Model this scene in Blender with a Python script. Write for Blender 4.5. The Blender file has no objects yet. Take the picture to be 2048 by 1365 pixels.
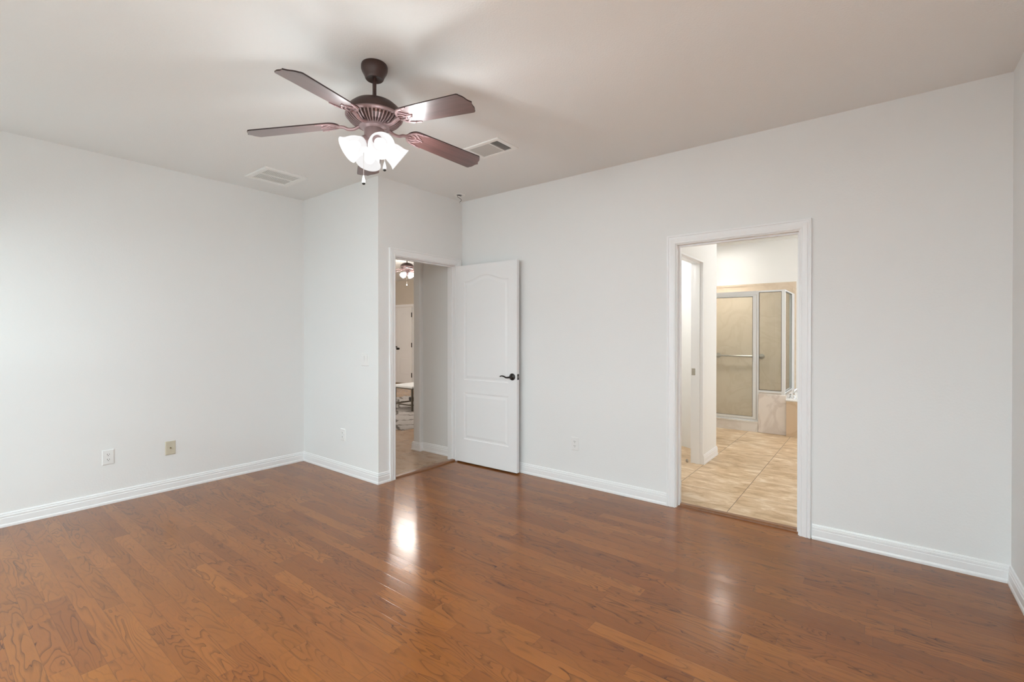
import bpy, bmesh, math, random
from mathutils import Vector, Matrix

C = bpy.context.scene.collection
PI = math.pi
random.seed(4)

# ------------------------------------------------------------------ camera, sky, lights, exposure
SC = bpy.context.scene
cam_d = bpy.data.cameras.new('camera')
cam = bpy.data.objects.new('camera', cam_d)
C.objects.link(cam)
cam.location = (0, 0, 1.335)
YAW = math.radians(37.923)
cam.rotation_euler = (PI / 2 + math.radians(-0.278), 0, YAW - PI / 2)
cam_d.sensor_width = 36
cam_d.lens = 939.17 / 2048 * 36
cam_d.shift_y = -10.66 / 2048
cam_d.clip_start = 0.02
SC.camera = cam

world = bpy.data.worlds.new('overcast_sky')
SC.world = world
world.use_nodes = True
world.node_tree.nodes['Background'].inputs[0].default_value = (0.86, 0.93, 1.0, 1)
world.node_tree.nodes['Background'].inputs[1].default_value = 1.0

SC.view_settings.view_transform = 'Standard'
SC.view_settings.look = 'None'
SC.view_settings.gamma = 1
SC.view_settings.use_curve_mapping = False
SC.view_settings.exposure = 0.05
SC.cycles.use_denoising = True
SC.cycles.max_bounces = 10
SC.cycles.diffuse_bounces = 7
SC.cycles.sample_clamp_indirect = 8
SC.cycles.caustics_reflective = False
SC.cycles.caustics_refractive = False


def area(name, loc, rot, sx, sy, power, col=(1, 1, 1), spread=PI):
    d = bpy.data.lights.new(name, 'AREA')
    d.shape = 'RECTANGLE'
    d.size, d.size_y = sx, sy
    d.energy = power
    d.color = col
    d.spread = spread
    o = bpy.data.objects.new(name, d)
    C.objects.link(o)
    o.location = loc
    o.rotation_euler = rot
    return o


# daylight outside the three bedroom windows (behind the camera): a bank of bright sky above the horizon
area('daylight_window', (-1.75, 2.8, 2.2), (0, math.radians(-68), 0), 1.5, 3.4, 200, (0.81, 0.95, 1.0))
area('daylight_window', (-1.65, 0.0, 2.45), (0, math.radians(-60), 0), 1.5, 2.2, 355, (0.81, 0.95, 1.0))
# upward lamp added outside the same windows to brighten the ceiling like patio bounce
area('patio_fill', (-1.65, 1.1, 0.0), (0, math.radians(-142), 0), 1.3, 5.8, 170, (0.82, 0.965, 1.0))
# the sun, which reaches the floor through the uncovered window on the viewer's right
sun_d = bpy.data.lights.new('sun', 'SUN')
sun_d.energy = 34
sun_d.angle = math.radians(0.6)
sun_d.color = (1.0, 0.96, 0.88)
sun = bpy.data.objects.new('sun', sun_d)
C.objects.link(sun)
sun.rotation_euler = Vector((math.cos(math.radians(43)), -0.10, -math.sin(math.radians(43)))).to_track_quat('-Z', 'Y').to_euler()
# fill lamp added just inside the unseen bathroom window
area('bath_fill', (6.6, -1.22, 1.6), (math.radians(90), 0, 0), 1.3, 1.1, 30, (0.97, 0.99, 1.0))
# fill lamp added inside the living room, far left of the doorway view
area('living_fill', (2.85, 8.4, 1.6), (0, math.radians(-90), 0), 1.4, 2.0, 70, (1.0, 0.95, 0.88))

# ------------------------------------------------------------------ room measures
H = 2.727          # ceiling
XA = 3.610         # long wall face
YB = 4.751         # left wall face
XJ = 2.546         # jog wall face
YD = 3.481         # doorway wall face
YR = -0.565        # right wall face
XR = -0.72         # rear wall face
T = 0.115          # wall thickness


# ------------------------------------------------------------------ materials
def mat(name):
    m = bpy.data.materials.new(name)
    m.use_nodes = True
    nt = m.node_tree
    return m, nt, nt.nodes['Principled BSDF'], nt.nodes, nt.links


def simple(name, col, rough=0.5, metal=0.0, coat=0.0, spec=0.5, bump=None, var=None):
    m, nt, b, N, L = mat(name)
    b.inputs['Base Color'].default_value = (*col, 1)
    b.inputs['Roughness'].default_value = rough
    b.inputs['Metallic'].default_value = metal
    b.inputs['Coat Weight'].default_value = coat
    b.inputs['Specular IOR Level'].default_value = spec
    if bump:
        sc, st, dist = bump
        g = N.new('ShaderNodeNewGeometry')
        n = N.new('ShaderNodeTexNoise')
        n.inputs['Scale'].default_value = sc
        n.inputs['Detail'].default_value = 2
        L.new(g.outputs['Position'], n.inputs['Vector'])
        bp = N.new('ShaderNodeBump')
        bp.inputs['Strength'].default_value = st
        bp.inputs['Distance'].default_value = dist
        L.new(n.outputs['Fac'], bp.inputs['Height'])
        L.new(bp.outputs['Normal'], b.inputs['Normal'])
    if var:
        sc, amt = var
        g = N.new('ShaderNodeNewGeometry')
        n = N.new('ShaderNodeTexNoise')
        n.inputs['Scale'].default_value = sc
        n.inputs['Detail'].default_value = 4
        L.new(g.outputs['Position'], n.inputs['Vector'])
        r = N.new('ShaderNodeMix')
        r.data_type = 'RGBA'
        r.inputs[6].default_value = (*[c * (1 - amt) for c in col], 1)
        r.inputs[7].default_value = (*[min(1, c * (1 + amt)) for c in col], 1)
        L.new(n.outputs['Fac'], r.inputs[0])
        L.new(r.outputs[2], b.inputs['Base Color'])
    return m


M_wall = simple('wall_paint', (0.79, 0.795, 0.79), 0.62, spec=0.25, bump=(85, 0.16, 0.004))
M_ceil = simple('ceiling_paint', (0.80, 0.805, 0.795), 0.85, spec=0.15, bump=(110, 0.35, 0.004))
M_hall = simple('hall_paint', (0.72, 0.72, 0.71), 0.7, spec=0.2, bump=(85, 0.16, 0.004))
M_liv = simple('living_paint', (0.58, 0.53, 0.46), 0.7, spec=0.2, bump=(85, 0.16, 0.004))
M_bath = simple('bath_paint', (0.80, 0.80, 0.785), 0.6, spec=0.25, bump=(85, 0.1, 0.003))
M_trim = simple('trim_enamel', (0.84, 0.845, 0.85), 0.32)
M_door = simple('door_enamel', (0.82, 0.825, 0.83), 0.36)
M_plate = simple('white_plastic', (0.80, 0.80, 0.79), 0.3)
M_ivory = simple('ivory_plastic', (0.60, 0.555, 0.44), 0.35)
M_slot = simple('dark_slot', (0.02, 0.02, 0.02), 0.6)
M_ventw = simple('vent_enamel', (0.83, 0.83, 0.81), 0.4)
M_ventg = simple('vent_louver', (0.56, 0.56, 0.54), 0.5)
M_bronze = simple('dark_bronze', (0.060, 0.032, 0.027), 0.38, 0.25)
M_copper = simple('brushed_bronze', (0.33, 0.235, 0.235), 0.4, 0.5)
M_iron = simple('blade_bracket_bronze', (0.36, 0.235, 0.235), 0.36, 0.5)
M_black = simple('oil_rubbed_metal', (0.028, 0.025, 0.023), 0.3, 0.6)
M_nickel = simple('brushed_nickel', (0.45, 0.42, 0.37), 0.3, 0.9)
M_chrome = simple('chrome', (0.75, 0.76, 0.77), 0.12, 1.0)
M_alu = simple('white_aluminium', (0.72, 0.73, 0.73), 0.35, 0.1)
M_gasket = simple('glazing_gasket', (0.05, 0.048, 0.045), 0.6)
M_tubw = simple('tub_acrylic', (0.86, 0.86, 0.85), 0.2)
M_black_box = simple('black_plastic', (0.012, 0.012, 0.013), 0.5)
M_brass = simple('brass', (0.30, 0.24, 0.13), 0.35, 0.9)
M_wire = simple('cable_jacket', (0.05, 0.047, 0.043), 0.5)
M_wirew = simple('white_cable', (0.7, 0.7, 0.69), 0.5)
M_chain = simple('pull_chain_metal', (0.55, 0.52, 0.5), 0.35, 0.7)
M_pend = simple('pull_pendant', (0.74, 0.73, 0.73), 0.25)
M_tabletop = simple('white_stone_top', (0.72, 0.74, 0.74), 0.3, var=(6, 0.05))
M_tleg = simple('table_frame_metal', (0.10, 0.088, 0.066), 0.45, 0.5)
M_thresh = simple('threshold_wood', (0.22, 0.095, 0.040), 0.32, coat=0.3, var=(30, 0.35))
M_ground = simple('patio_ground', (0.12, 0.12, 0.11), 0.9, var=(2, 0.3))


def emit_mat(name, col, strength):
    m, nt, b, N, L = mat(name)
    b.inputs['Base Color'].default_value = (*col, 1)
    b.inputs['Emission Color'].default_value = (*col, 1)
    b.inputs['Emission Strength'].default_value = strength
    return m


M_bulb = emit_mat('lit_bulb', (1.0, 0.97, 0.95), 6.0)
M_dome = emit_mat('lit_dome', (1.0, 0.97, 0.92), 5.0)


def shade_glass():
    m, nt, b, N, L = mat('frosted_glass')
    out = N['Material Output']
    b.inputs['Base Color'].default_value = (0.02, 0.02, 0.02, 1)
    b.inputs['Specular IOR Level'].default_value = 0.1
    b.inputs['Roughness'].default_value = 0.25
    b.inputs['Emission Color'].default_value = (1, 0.985, 0.98, 1)
    b.inputs['Emission Strength'].default_value = 0.92
    tr = N.new('ShaderNodeBsdfTransparent')
    tr.inputs[0].default_value = (1, 1, 1, 1)
    mx = N.new('ShaderNodeMixShader')
    mx.inputs[0].default_value = 0.28
    L.new(b.outputs[0], mx.inputs[1])
    L.new(tr.outputs[0], mx.inputs[2])
    L.new(mx.outputs[0], out.inputs['Surface'])
    return m


M_shade = shade_glass()


def pane_glass(name, tint, refl=0.05):
    m, nt, b, N, L = mat(name)
    out = N['Material Output']
    N.remove(b)
    tr = N.new('ShaderNodeBsdfTransparent')
    tr.inputs[0].default_value = (*tint, 1)
    gl = N.new('ShaderNodeBsdfGlossy')
    gl.inputs['Roughness'].default_value = 0.02
    mx = N.new('ShaderNodeMixShader')
    mx.inputs[0].default_value = refl
    L.new(tr.outputs[0], mx.inputs[1])
    L.new(gl.outputs[0], mx.inputs[2])
    L.new(mx.outputs[0], out.inputs['Surface'])
    return m


M_pane = pane_glass('shower_glass', (0.93, 0.95, 0.94))
M_winpane = pane_glass('window_glass', (0.97, 0.98, 0.98))


def math_node(N, L, op, a, b=None, clamp=False):
    n = N.new('ShaderNodeMath')
    n.operation = op
    n.use_clamp = clamp
    for i, v in enumerate((a, b)):
        if v is None:
            continue
        if isinstance(v, (int, float)):
            n.inputs[i].default_value = v
        else:
            L.new(v, n.inputs[i])
    return n.outputs[0]


def smooth(N, L, v, a, b):
    n = N.new('ShaderNodeMapRange')
    n.interpolation_type = 'SMOOTHSTEP'
    n.inputs['From Min'].default_value = a
    n.inputs['From Max'].default_value = b
    L.new(v, n.inputs['Value'])
    return n.outputs['Result']


def mixc(N, L, f, a, b, mode='MIX'):
    n = N.new('ShaderNodeMix')
    n.data_type = 'RGBA'
    n.blend_type = mode
    for i, v in ((0, f), (6, a), (7, b)):
        if isinstance(v, (int, float)):
            n.inputs[i].default_value = v
        elif isinstance(v, tuple):
            n.inputs[i].default_value = (*v, 1)
        else:
            L.new(v, n.inputs[i])
    return n.outputs[2]


def wood_floor():
    m, nt, b, N, L = mat('oak_plank_floor')
    g = N.new('ShaderNodeNewGeometry')
    s = N.new('ShaderNodeSeparateXYZ')
    L.new(g.outputs['Position'], s.inputs[0])
    x, y = s.outputs[0], s.outputs[1]
    W = 0.0812
    xr = math_node(N, L, 'DIVIDE', x, W)
    row = math_node(N, L, 'FLOOR', xr)
    fx = math_node(N, L, 'SUBTRACT', xr, row)
    wn = N.new('ShaderNodeTexWhiteNoise')
    wn.noise_dimensions = '1D'
    L.new(row, wn.inputs['W'])
    ws = N.new('ShaderNodeSeparateColor')
    L.new(wn.outputs['Color'], ws.inputs[0])
    ln = math_node(N, L, 'ADD', math_node(N, L, 'MULTIPLY', ws.outputs[0], 0.55), 0.5)
    off = math_node(N, L, 'MULTIPLY', ws.outputs[1], 9.0)
    yr = math_node(N, L, 'ADD', math_node(N, L, 'DIVIDE', y, ln), off)
    col = math_node(N, L, 'FLOOR', yr)
    fy = math_node(N, L, 'MULTIPLY', math_node(N, L, 'SUBTRACT', yr, col), ln)
    cv = N.new('ShaderNodeCombineXYZ')
    L.new(row, cv.inputs[0])
    L.new(col, cv.inputs[1])
    w2 = N.new('ShaderNodeTexWhiteNoise')
    w2.noise_dimensions = '2D'
    L.new(cv.outputs[0], w2.inputs['Vector'])
    ps = N.new('ShaderNodeSeparateColor')
    L.new(w2.outputs['Color'], ps.inputs[0])
    rnd, rnd2, rnd3 = ps.outputs[0], ps.outputs[1], ps.outputs[2]
    wof = math_node(N, L, 'MULTIPLY', w2.outputs['Value'], 40.0)

    def noise(sx, sy, detail, rough=0.5, dist=0.0):
        c = N.new('ShaderNodeCombineXYZ')
        L.new(math_node(N, L, 'MULTIPLY', x, sx), c.inputs[0])
        L.new(math_node(N, L, 'MULTIPLY', y, sy), c.inputs[1])
        n = N.new('ShaderNodeTexNoise')
        n.noise_dimensions = '4D'
        n.inputs['Scale'].default_value = 1
        n.inputs['Detail'].default_value = detail
        n.inputs['Roughness'].default_value = rough
        n.inputs['Distortion'].default_value = dist
        L.new(c.outputs[0], n.inputs['Vector'])
        L.new(wof, n.inputs['W'])
        return n.outputs['Fac']
    # contour grain of rotary cut oak
    n1 = noise(10, 1.9, 2.6, 0.5, 0.5)
    rings = math_node(N, L, 'MULTIPLY', n1, math_node(N, L, 'ADD', math_node(N, L, 'MULTIPLY', rnd3, 12.0), 9.0))
    fr = math_node(N, L, 'FRACT', rings)
    line = smooth(N, L, fr, 0.0, 0.07)
    fade = smooth(N, L, fr, 0.62, 1.0)
    lmask = math_node(N, L, 'MAXIMUM', math_node(N, L, 'MULTIPLY', math_node(N, L, 'SUBTRACT', 1.0, line), 0.95),
                      math_node(N, L, 'MULTIPLY', fade, 0.42))
    strong = smooth(N, L, noise(9, 1.3, 1, 0.5), 0.36, 0.66)
    lmask = math_node(N, L, 'MULTIPLY', lmask, math_node(N, L, 'ADD', math_node(N, L, 'MULTIPLY', strong, 0.80), 0.2))
    pores = smooth(N, L, noise(420, 16, 2, 0.6), 0.50, 0.72)
    blotch = noise(5, 1.2, 2)
    base = mixc(N, L, rnd, (0.315, 0.113, 0.022), (0.215, 0.070, 0.013))
    base = mixc(N, L, math_node(N, L, 'MULTIPLY', rnd2, 0.40), base, (0.250, 0.080, 0.020))
    base = mixc(N, L, math_node(N, L, 'MULTIPLY', smooth(N, L, blotch, 0.35, 0.7), 0.35), base, (0.150, 0.048, 0.014))
    base = mixc(N, L, math_node(N, L, 'MULTIPLY', pores, 0.22), base, (0.12, 0.042, 0.018))
    base = mixc(N, L, lmask, base, (0.036, 0.010, 0.005))
    # seams between planks
    ex = math_node(N, L, 'MULTIPLY', math_node(N, L, 'MINIMUM', fx, math_node(N, L, 'SUBTRACT', 1.0, fx)), W)
    ey = math_node(N, L, 'MINIMUM', fy, math_node(N, L, 'SUBTRACT', ln, fy))
    edge = math_node(N, L, 'MINIMUM', ex, ey)
    seam = smooth(N, L, edge, 0.0002, 0.0016)
    base = mixc(N, L, math_node(N, L, 'MULTIPLY', math_node(N, L, 'SUBTRACT', 1.0, seam), 0.45), base, (0.07, 0.024, 0.012))
    # an old pale spot near the left wall
    L.new(base, b.inputs['Base Color'])
    b.inputs['Roughness'].default_value = 0.28
    b.inputs['Specular IOR Level'].default_value = 0.05
    b.inputs['Coat Weight'].default_value = 0.72
    b.inputs['Coat Roughness'].default_value = 0.185
    # height: bevelled seams, slight cupping per plank, faint grain ripple
    cup = math_node(N, L, 'MULTIPLY', math_node(N, L, 'SUBTRACT', rnd2, 0.5), math_node(N, L, 'SUBTRACT', fx, 0.5))
    hgt = math_node(N, L, 'ADD', math_node(N, L, 'MULTIPLY', smooth(N, L, edge, 0.0, 0.003), 0.35),
                    math_node(N, L, 'MULTIPLY', cup, 2.6))
    hgt = math_node(N, L, 'ADD', hgt, math_node(N, L, 'MULTIPLY', n1, 0.5))
    hgt = math_node(N, L, 'ADD', hgt, math_node(N, L, 'ADD', math_node(N, L, 'MULTIPLY', noise(160, 14, 2), 0.12), math_node(N, L, 'MULTIPLY', noise(30, 9, 2), 0.9)))
    bp = N.new('ShaderNodeBump')
    bp.inputs['Strength'].default_value = 0.45
    bp.inputs['Distance'].default_value = 0.0012
    L.new(hgt, bp.inputs['Height'])
    L.new(bp.outputs['Normal'], b.inputs['Normal'])
    L.new(bp.outputs['Normal'], b.inputs['Coat Normal'])
    return m


def tile_floor(name, ox, oy, ca, cb, cc, grout, rough=0.35):
    m, nt, b, N, L = mat(name)
    g = N.new('ShaderNodeNewGeometry')
    s = N.new('ShaderNodeSeparateXYZ')
    L.new(g.outputs['Position'], s.inputs[0])
    P = 0.507
    u = math_node(N, L, 'DIVIDE', math_node(N, L, 'SUBTRACT', s.outputs[0], ox), P)
    v = math_node(N, L, 'DIVIDE', math_node(N, L, 'SUBTRACT', s.outputs[1], oy), P)
    fu = math_node(N, L, 'FLOOR', u)
    fv = math_node(N, L, 'FLOOR', v)
    du = math_node(N, L, 'SUBTRACT', u, fu)
    dv = math_node(N, L, 'SUBTRACT', v, fv)
    eu = math_node(N, L, 'MINIMUM', du, math_node(N, L, 'SUBTRACT', 1.0, du))
    ev = math_node(N, L, 'MINIMUM', dv, math_node(N, L, 'SUBTRACT', 1.0, dv))
    cv = N.new('ShaderNodeCombineXYZ')
    L.new(fu, cv.inputs[0])
    L.new(fv, cv.inputs[1])
    wn = N.new('ShaderNodeTexWhiteNoise')
    wn.noise_dimensions = '2D'
    L.new(cv.outputs[0], wn.inputs['Vector'])
    mp = N.new('ShaderNodeMapping')
    mp.inputs['Scale'].default_value = (7, 3.2, 1)
    L.new(g.outputs['Position'], mp.inputs['Vector'])
    n = N.new('ShaderNodeTexNoise')
    n.noise_dimensions = '4D'
    n.inputs['Scale'].default_value = 1.5
    n.inputs['Detail'].default_value = 6
    n.inputs['Roughness'].default_value = 0.62
    n.inputs['Distortion'].default_value = 0.8
    L.new(mp.outputs[0], n.inputs['Vector'])
    L.new(math_node(N, L, 'MULTIPLY', wn.outputs['Value'], 20.0), n.inputs['W'])
    c = mixc(N, L, smooth(N, L, n.outputs['Fac'], 0.36, 0.50), ca, cb)
    c = mixc(N, L, smooth(N, L, n.outputs['Fac'], 0.50, 0.66), c, cc)
    gm = math_node(N, L, 'SUBTRACT', 1.0, smooth(N, L, math_node(N, L, 'MINIMUM', math_node(N, L, 'MULTIPLY', eu, 1.6), ev), 0.0028, 0.0062))
    c = mixc(N, L, gm, c, grout)
    L.new(c, b.inputs['Base Color'])
    b.inputs['Roughness'].default_value = rough
    bp = N.new('ShaderNodeBump')
    bp.inputs['Strength'].default_value = 0.2
    bp.inputs['Distance'].default_value = 0.002
    L.new(math_node(N, L, 'SUBTRACT', 1.0, gm), bp.inputs['Height'])
    L.new(bp.outputs['Normal'], b.inputs['Normal'])
    return m


def marble(name, ca, cb, scale=2.2, rough=0.25):
    m, nt, b, N, L = mat(name)
    g = N.new('ShaderNodeNewGeometry')
    n = N.new('ShaderNodeTexNoise')
    n.inputs['Scale'].default_value = scale
    n.inputs['Detail'].default_value = 5
    n.inputs['Distortion'].default_value = 1.6
    L.new(g.outputs['Position'], n.inputs['Vector'])
    r = math_node(N, L, 'ABSOLUTE', math_node(N, L, 'SUBTRACT', n.outputs['Fac'], 0.5))
    c = mixc(N, L, smooth(N, L, r, 0.0, 0.07), cb, ca)
    L.new(c, b.inputs['Base Color'])
    b.inputs['Roughness'].default_value = rough
    return m


def blade_wood():
    m, nt, b, N, L = mat('cherry_blade')
    tc = N.new('ShaderNodeTexCoord')
    mp = N.new('ShaderNodeMapping')
    mp.inputs['Scale'].default_value = (4, 60, 10)
    L.new(tc.outputs['Object'], mp.inputs['Vector'])
    n = N.new('ShaderNodeTexNoise')
    n.inputs['Scale'].default_value = 1
    n.inputs['Detail'].default_value = 4
    n.inputs['Distortion'].default_value = 0.5
    L.new(mp.outputs[0], n.inputs['Vector'])
    c = mixc(N, L, smooth(N, L, n.outputs['Fac'], 0.3, 0.7), (0.072, 0.033, 0.031), (0.118, 0.055, 0.051))
    L.new(c, b.inputs['Base Color'])
    b.inputs['Roughness'].default_value = 0.3
    b.inputs['Coat Weight'].default_value = 1.0
    b.inputs['Coat Roughness'].default_value = 0.3
    b.inputs['Coat IOR'].default_value = 1.7
    return m


def rug_mat():
    m, nt, b, N, L = mat('shaggy_rug')
    g = N.new('ShaderNodeNewGeometry')
    mp = N.new('ShaderNodeMapping')
    mp.inputs['Scale'].default_value = (2.7, 2.4, 0.0)
    mp.inputs['Rotation'].default_value = (0, 0, 0.75)
    L.new(g.outputs['Position'], mp.inputs['Vector'])
    wob = N.new('ShaderNodeTexNoise')
    wob.inputs['Scale'].default_value = 9
    L.new(g.outputs['Position'], wob.inputs['Vector'])
    ad = N.new('ShaderNodeVectorMath')
    ad.operation = 'MULTIPLY_ADD'
    L.new(wob.outputs['Color'], ad.inputs[0])
    ad.inputs[1].default_value = (0.25, 0.25, 0)
    L.new(mp.outputs[0], ad.inputs[2])
    v = N.new('ShaderNodeTexVoronoi')
    v.feature = 'DISTANCE_TO_EDGE'
    v.inputs['Scale'].default_value = 1.0
    v.inputs['Randomness'].default_value = 0.35
    L.new(ad.outputs[0], v.inputs['Vector'])
    n = N.new('ShaderNodeTexNoise')
    n.inputs['Scale'].default_value = 90
    n.inputs['Detail'].default_value = 3
    L.new(g.outputs['Position'], n.inputs['Vector'])
    pile = mixc(N, L, n.outputs['Fac'], (0.20, 0.18, 0.168), (0.52, 0.49, 0.465))
    c = mixc(N, L, smooth(N, L, v.outputs['Distance'], 0.022, 0.08), (0.085, 0.072, 0.062), pile)
    L.new(c, b.inputs['Base Color'])
    b.inputs['Roughness'].default_value = 0.95
    return m


M_floor = wood_floor()
M_tile = tile_floor('travertine_tile', 4.195, 0.885, (0.43, 0.285, 0.155), (0.58, 0.42, 0.26), (0.74, 0.61, 0.46), (0.10, 0.065, 0.04))
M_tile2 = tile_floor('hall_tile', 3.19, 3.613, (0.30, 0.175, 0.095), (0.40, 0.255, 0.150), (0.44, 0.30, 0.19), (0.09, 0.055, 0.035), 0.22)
M_marble = marble('tan_cultured_marble', (0.66, 0.545, 0.42), (0.62, 0.505, 0.38))
M_marble2 = marble('pale_cultured_marble', (0.76, 0.70, 0.65), (0.66, 0.59, 0.54), 1.7)
M_marble3 = marble('warm_cultured_marble', (0.60, 0.46, 0.32), (0.54, 0.40, 0.27), 1.7)
M_curb = marble('curb_marble', (0.74, 0.70, 0.66), (0.68, 0.63, 0.58), 1.7)
M_blade = blade_wood()
M_bedge = simple('blade_dark_edge', (0.025, 0.010, 0.009), 0.4)
M_rug = rug_mat()


# ------------------------------------------------------------------ mesh helpers
def obj(name, bm, mats, parent=None, smooth_angle=None, loc=None):
    me = bpy.data.meshes.new(name)
    bmesh.ops.recalc_face_normals(bm, faces=bm.faces)
    if smooth_angle is not None:
        for f in bm.faces:
            f.smooth = True
        for e in bm.edges:
            if len(e.link_faces) == 2 and e.calc_face_angle(0) > smooth_angle:
                e.smooth = False
    bm.to_mesh(me)
    bm.free()
    if not isinstance(mats, (list, tuple)):
        mats = [mats]
    for m in mats:
        me.materials.append(m)
    o = bpy.data.objects.new(name, me)
    C.objects.link(o)
    if parent is not None:
        o.parent = parent
    if loc:
        o.location = loc
    return o


def tag(o, label=None, cat=None, group=None, kind=None):
    if label:
        o['label'] = label
    if cat:
        o['category'] = cat
    if group:
        o['group'] = group
    if kind:
        o['kind'] = kind
    return o


def struct(o, label, cat):
    return tag(o, label, cat, None, 'structure')


def empty(name, loc, label, cat, rz=0, kind=None, group=None):
    o = bpy.data.objects.new(name, None)
    o.empty_display_size = 0.05
    C.objects.link(o)
    o.location = loc
    o.rotation_euler = (0, 0, rz)
    return tag(o, label, cat, group, kind)


def add_box(bm, x0, x1, y0, y1, z0, z1, mi=0, bev=0.0, seg=1):
    vs = [bm.verts.new((x, y, z)) for x in (x0, x1) for y in (y0, y1) for z in (z0, z1)]
    idx = [(0, 1, 3, 2), (4, 6, 7, 5), (0, 4, 5, 1), (2, 3, 7, 6), (0, 2, 6, 4), (1, 5, 7, 3)]
    fs = [bm.faces.new([vs[i] for i in q]) for q in idx]
    for f in fs:
        f.material_index = mi
    if bev:
        es = list({e for f in fs for e in f.edges})
        r = bmesh.ops.bevel(bm, geom=es, offset=bev, segments=seg, affect='EDGES', profile=0.5)
        for f in r['faces']:
            f.material_index = mi
    return fs


def boxes(name, lst, m, parent=None, bev=0.0):
    bm = bmesh.new()
    for b in lst:
        add_box(bm, *b, bev=bev)
    return obj(name, bm, m, parent)


def add_lathe(bm, prof, seg=40, mat4=None, mi=0, cap=True):
    rings = []
    for r, z in prof:
        ring = []
        for i in range(seg):
            a = 2 * PI * i / seg
            p = Vector((r * math.cos(a), r * math.sin(a), z))
            ring.append(bm.verts.new(mat4 @ p if mat4 else p))
        rings.append(ring)
    for a, b in zip(rings, rings[1:]):
        for i in range(seg):
            f = bm.faces.new((a[i], a[(i + 1) % seg], b[(i + 1) % seg], b[i]))
            f.material_index = mi
    if cap:
        for ring in (rings[0], rings[-1]):
            f = bm.faces.new(ring)
            f.material_index = mi


def add_tube(bm, pts, r, seg=10, mi=0, cap=True):
    pts = [Vector(p) for p in pts]
    rings = []
    up = None
    for i, p in enumerate(pts):
        d = (pts[min(i + 1, len(pts) - 1)] - pts[max(i - 1, 0)]).normalized()
        if up is None:
            up = Vector((0, 0, 1)) if abs(d.z) < 0.9 else Vector((1, 0, 0))
        s = d.cross(up).normalized()
        up = s.cross(d).normalized()
        rr = r[i] if isinstance(r, (list, tuple)) else r
        rings.append([bm.verts.new(p + (s * math.cos(2 * PI * k / seg) + up * math.sin(2 * PI * k / seg)) * rr) for k in range(seg)])
    for a, b in zip(rings, rings[1:]):
        for i in range(seg):
            f = bm.faces.new((a[i], a[(i + 1) % seg], b[(i + 1) % seg], b[i]))
            f.material_index = mi
    if cap:
        for ring in (rings[0], rings[-1]):
            bm.faces.new(ring).material_index = mi


def add_poly_extrude(bm, pts, z0, z1, f3, mi_top=0, mi_side=0):
    """pts: 2D outline; f3(u, v, w) -> 3D"""
    a = [bm.verts.new(f3(u, v, z0)) for u, v in pts]
    b = [bm.verts.new(f3(u, v, z1)) for u, v in pts]
    bm.faces.new(a).material_index = mi_top
    bm.faces.new(list(reversed(b))).material_index = mi_top
    n = len(pts)
    for i in range(n):
        bm.faces.new((a[i], a[(i + 1) % n], b[(i + 1) % n], b[i])).material_index = mi_side


def spline(pts, n=6):
    pts = [Vector(p) for p in pts]
    out = []
    for i in range(len(pts) - 1):
        p0 = pts[max(i - 1, 0)]
        p1, p2 = pts[i], pts[i + 1]
        p3 = pts[min(i + 2, len(pts) - 1)]
        for k in range(n):
            t = k / n
            out.append(0.5 * ((2 * p1) + (p2 - p0) * t + (2 * p0 - 5 * p1 + 4 * p2 - p3) * t * t + (3 * p1 - p0 - 3 * p2 + p3) * t ** 3))
    out.append(pts[-1])
    return out


def add_ribbon(bm, pts, w, z0, z1, f3, mi=0):
    """flat bar following 2D points, width may vary"""
    pts = [Vector((p[0], p[1])) for p in pts]
    n = len(pts)
    left, right = [], []
    for i, p in enumerate(pts):
        d = (pts[min(i + 1, n - 1)] - pts[max(i - 1, 0)]).normalized()
        nn = Vector((-d.y, d.x))
        ww = (w[i] if isinstance(w, (list, tuple)) else w) / 2
        left.append(p + nn * ww)
        right.append(p - nn * ww)
    rings = []
    for l, r in zip(left, right):
        rings.append([bm.verts.new(f3(l.x, l.y, z0)), bm.verts.new(f3(r.x, r.y, z0)), bm.verts.new(f3(r.x, r.y, z1)), bm.verts.new(f3(l.x, l.y, z1))])
    for a, b in zip(rings, rings[1:]):
        for i in range(4):
            bm.faces.new((a[i], a[(i + 1) % 4], b[(i + 1) % 4], b[i])).material_index = mi
    bm.faces.new(rings[0]).material_index = mi
    bm.faces.new(rings[-1]).material_index = mi


def sweep_frame(bm, prof, corners, f3, closed=False):
    """mitred casing round an opening. corners: list of (a, z, da, dz): a point and the outward direction of the mitre.
    prof: (u outward, v off the wall)."""
    rings = []
    for a, z, da, dz in corners:
        rings.append([bm.verts.new(f3(a + da * u, z + dz * u, v)) for u, v in prof])
    n = len(prof)
    seq = list(zip(rings, rings[1:]))
    if closed:
        seq.append((rings[-1], rings[0]))
    for r0, r1 in seq:
        for i in range(n):
            bm.faces.new((r0[i], r0[(i + 1) % n], r1[(i + 1) % n], r1[i]))
    if not closed:
        bm.faces.new(rings[0])
        bm.faces.new(rings[-1])


CASING = [(0, 0), (0, 0.010), (0.006, 0.013), (0.012, 0.013), (0.014, 0.010), (0.020, 0.012), (0.036, 0.016), (0.044, 0.0165),
          (0.047, 0.013), (0.052, 0.0135), (0.055, 0.018), (0.064, 0.018), (0.066, 0.015), (0.066, 0)]
BASE = [(0, 0), (0.0165, 0), (0.0165, 0.012), (0.0140, 0.020), (0.0125, 0.022), (0.0125, 0.060), (0.0100, 0.063), (0.0100, 0.068), (0.0118, 0.070),
        (0.0110, 0.079), (0.0075, 0.081), (0.0075, 0.085), (0.0085, 0.087), (0.0060, 0.094), (0.0, 0.096)]


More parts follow.
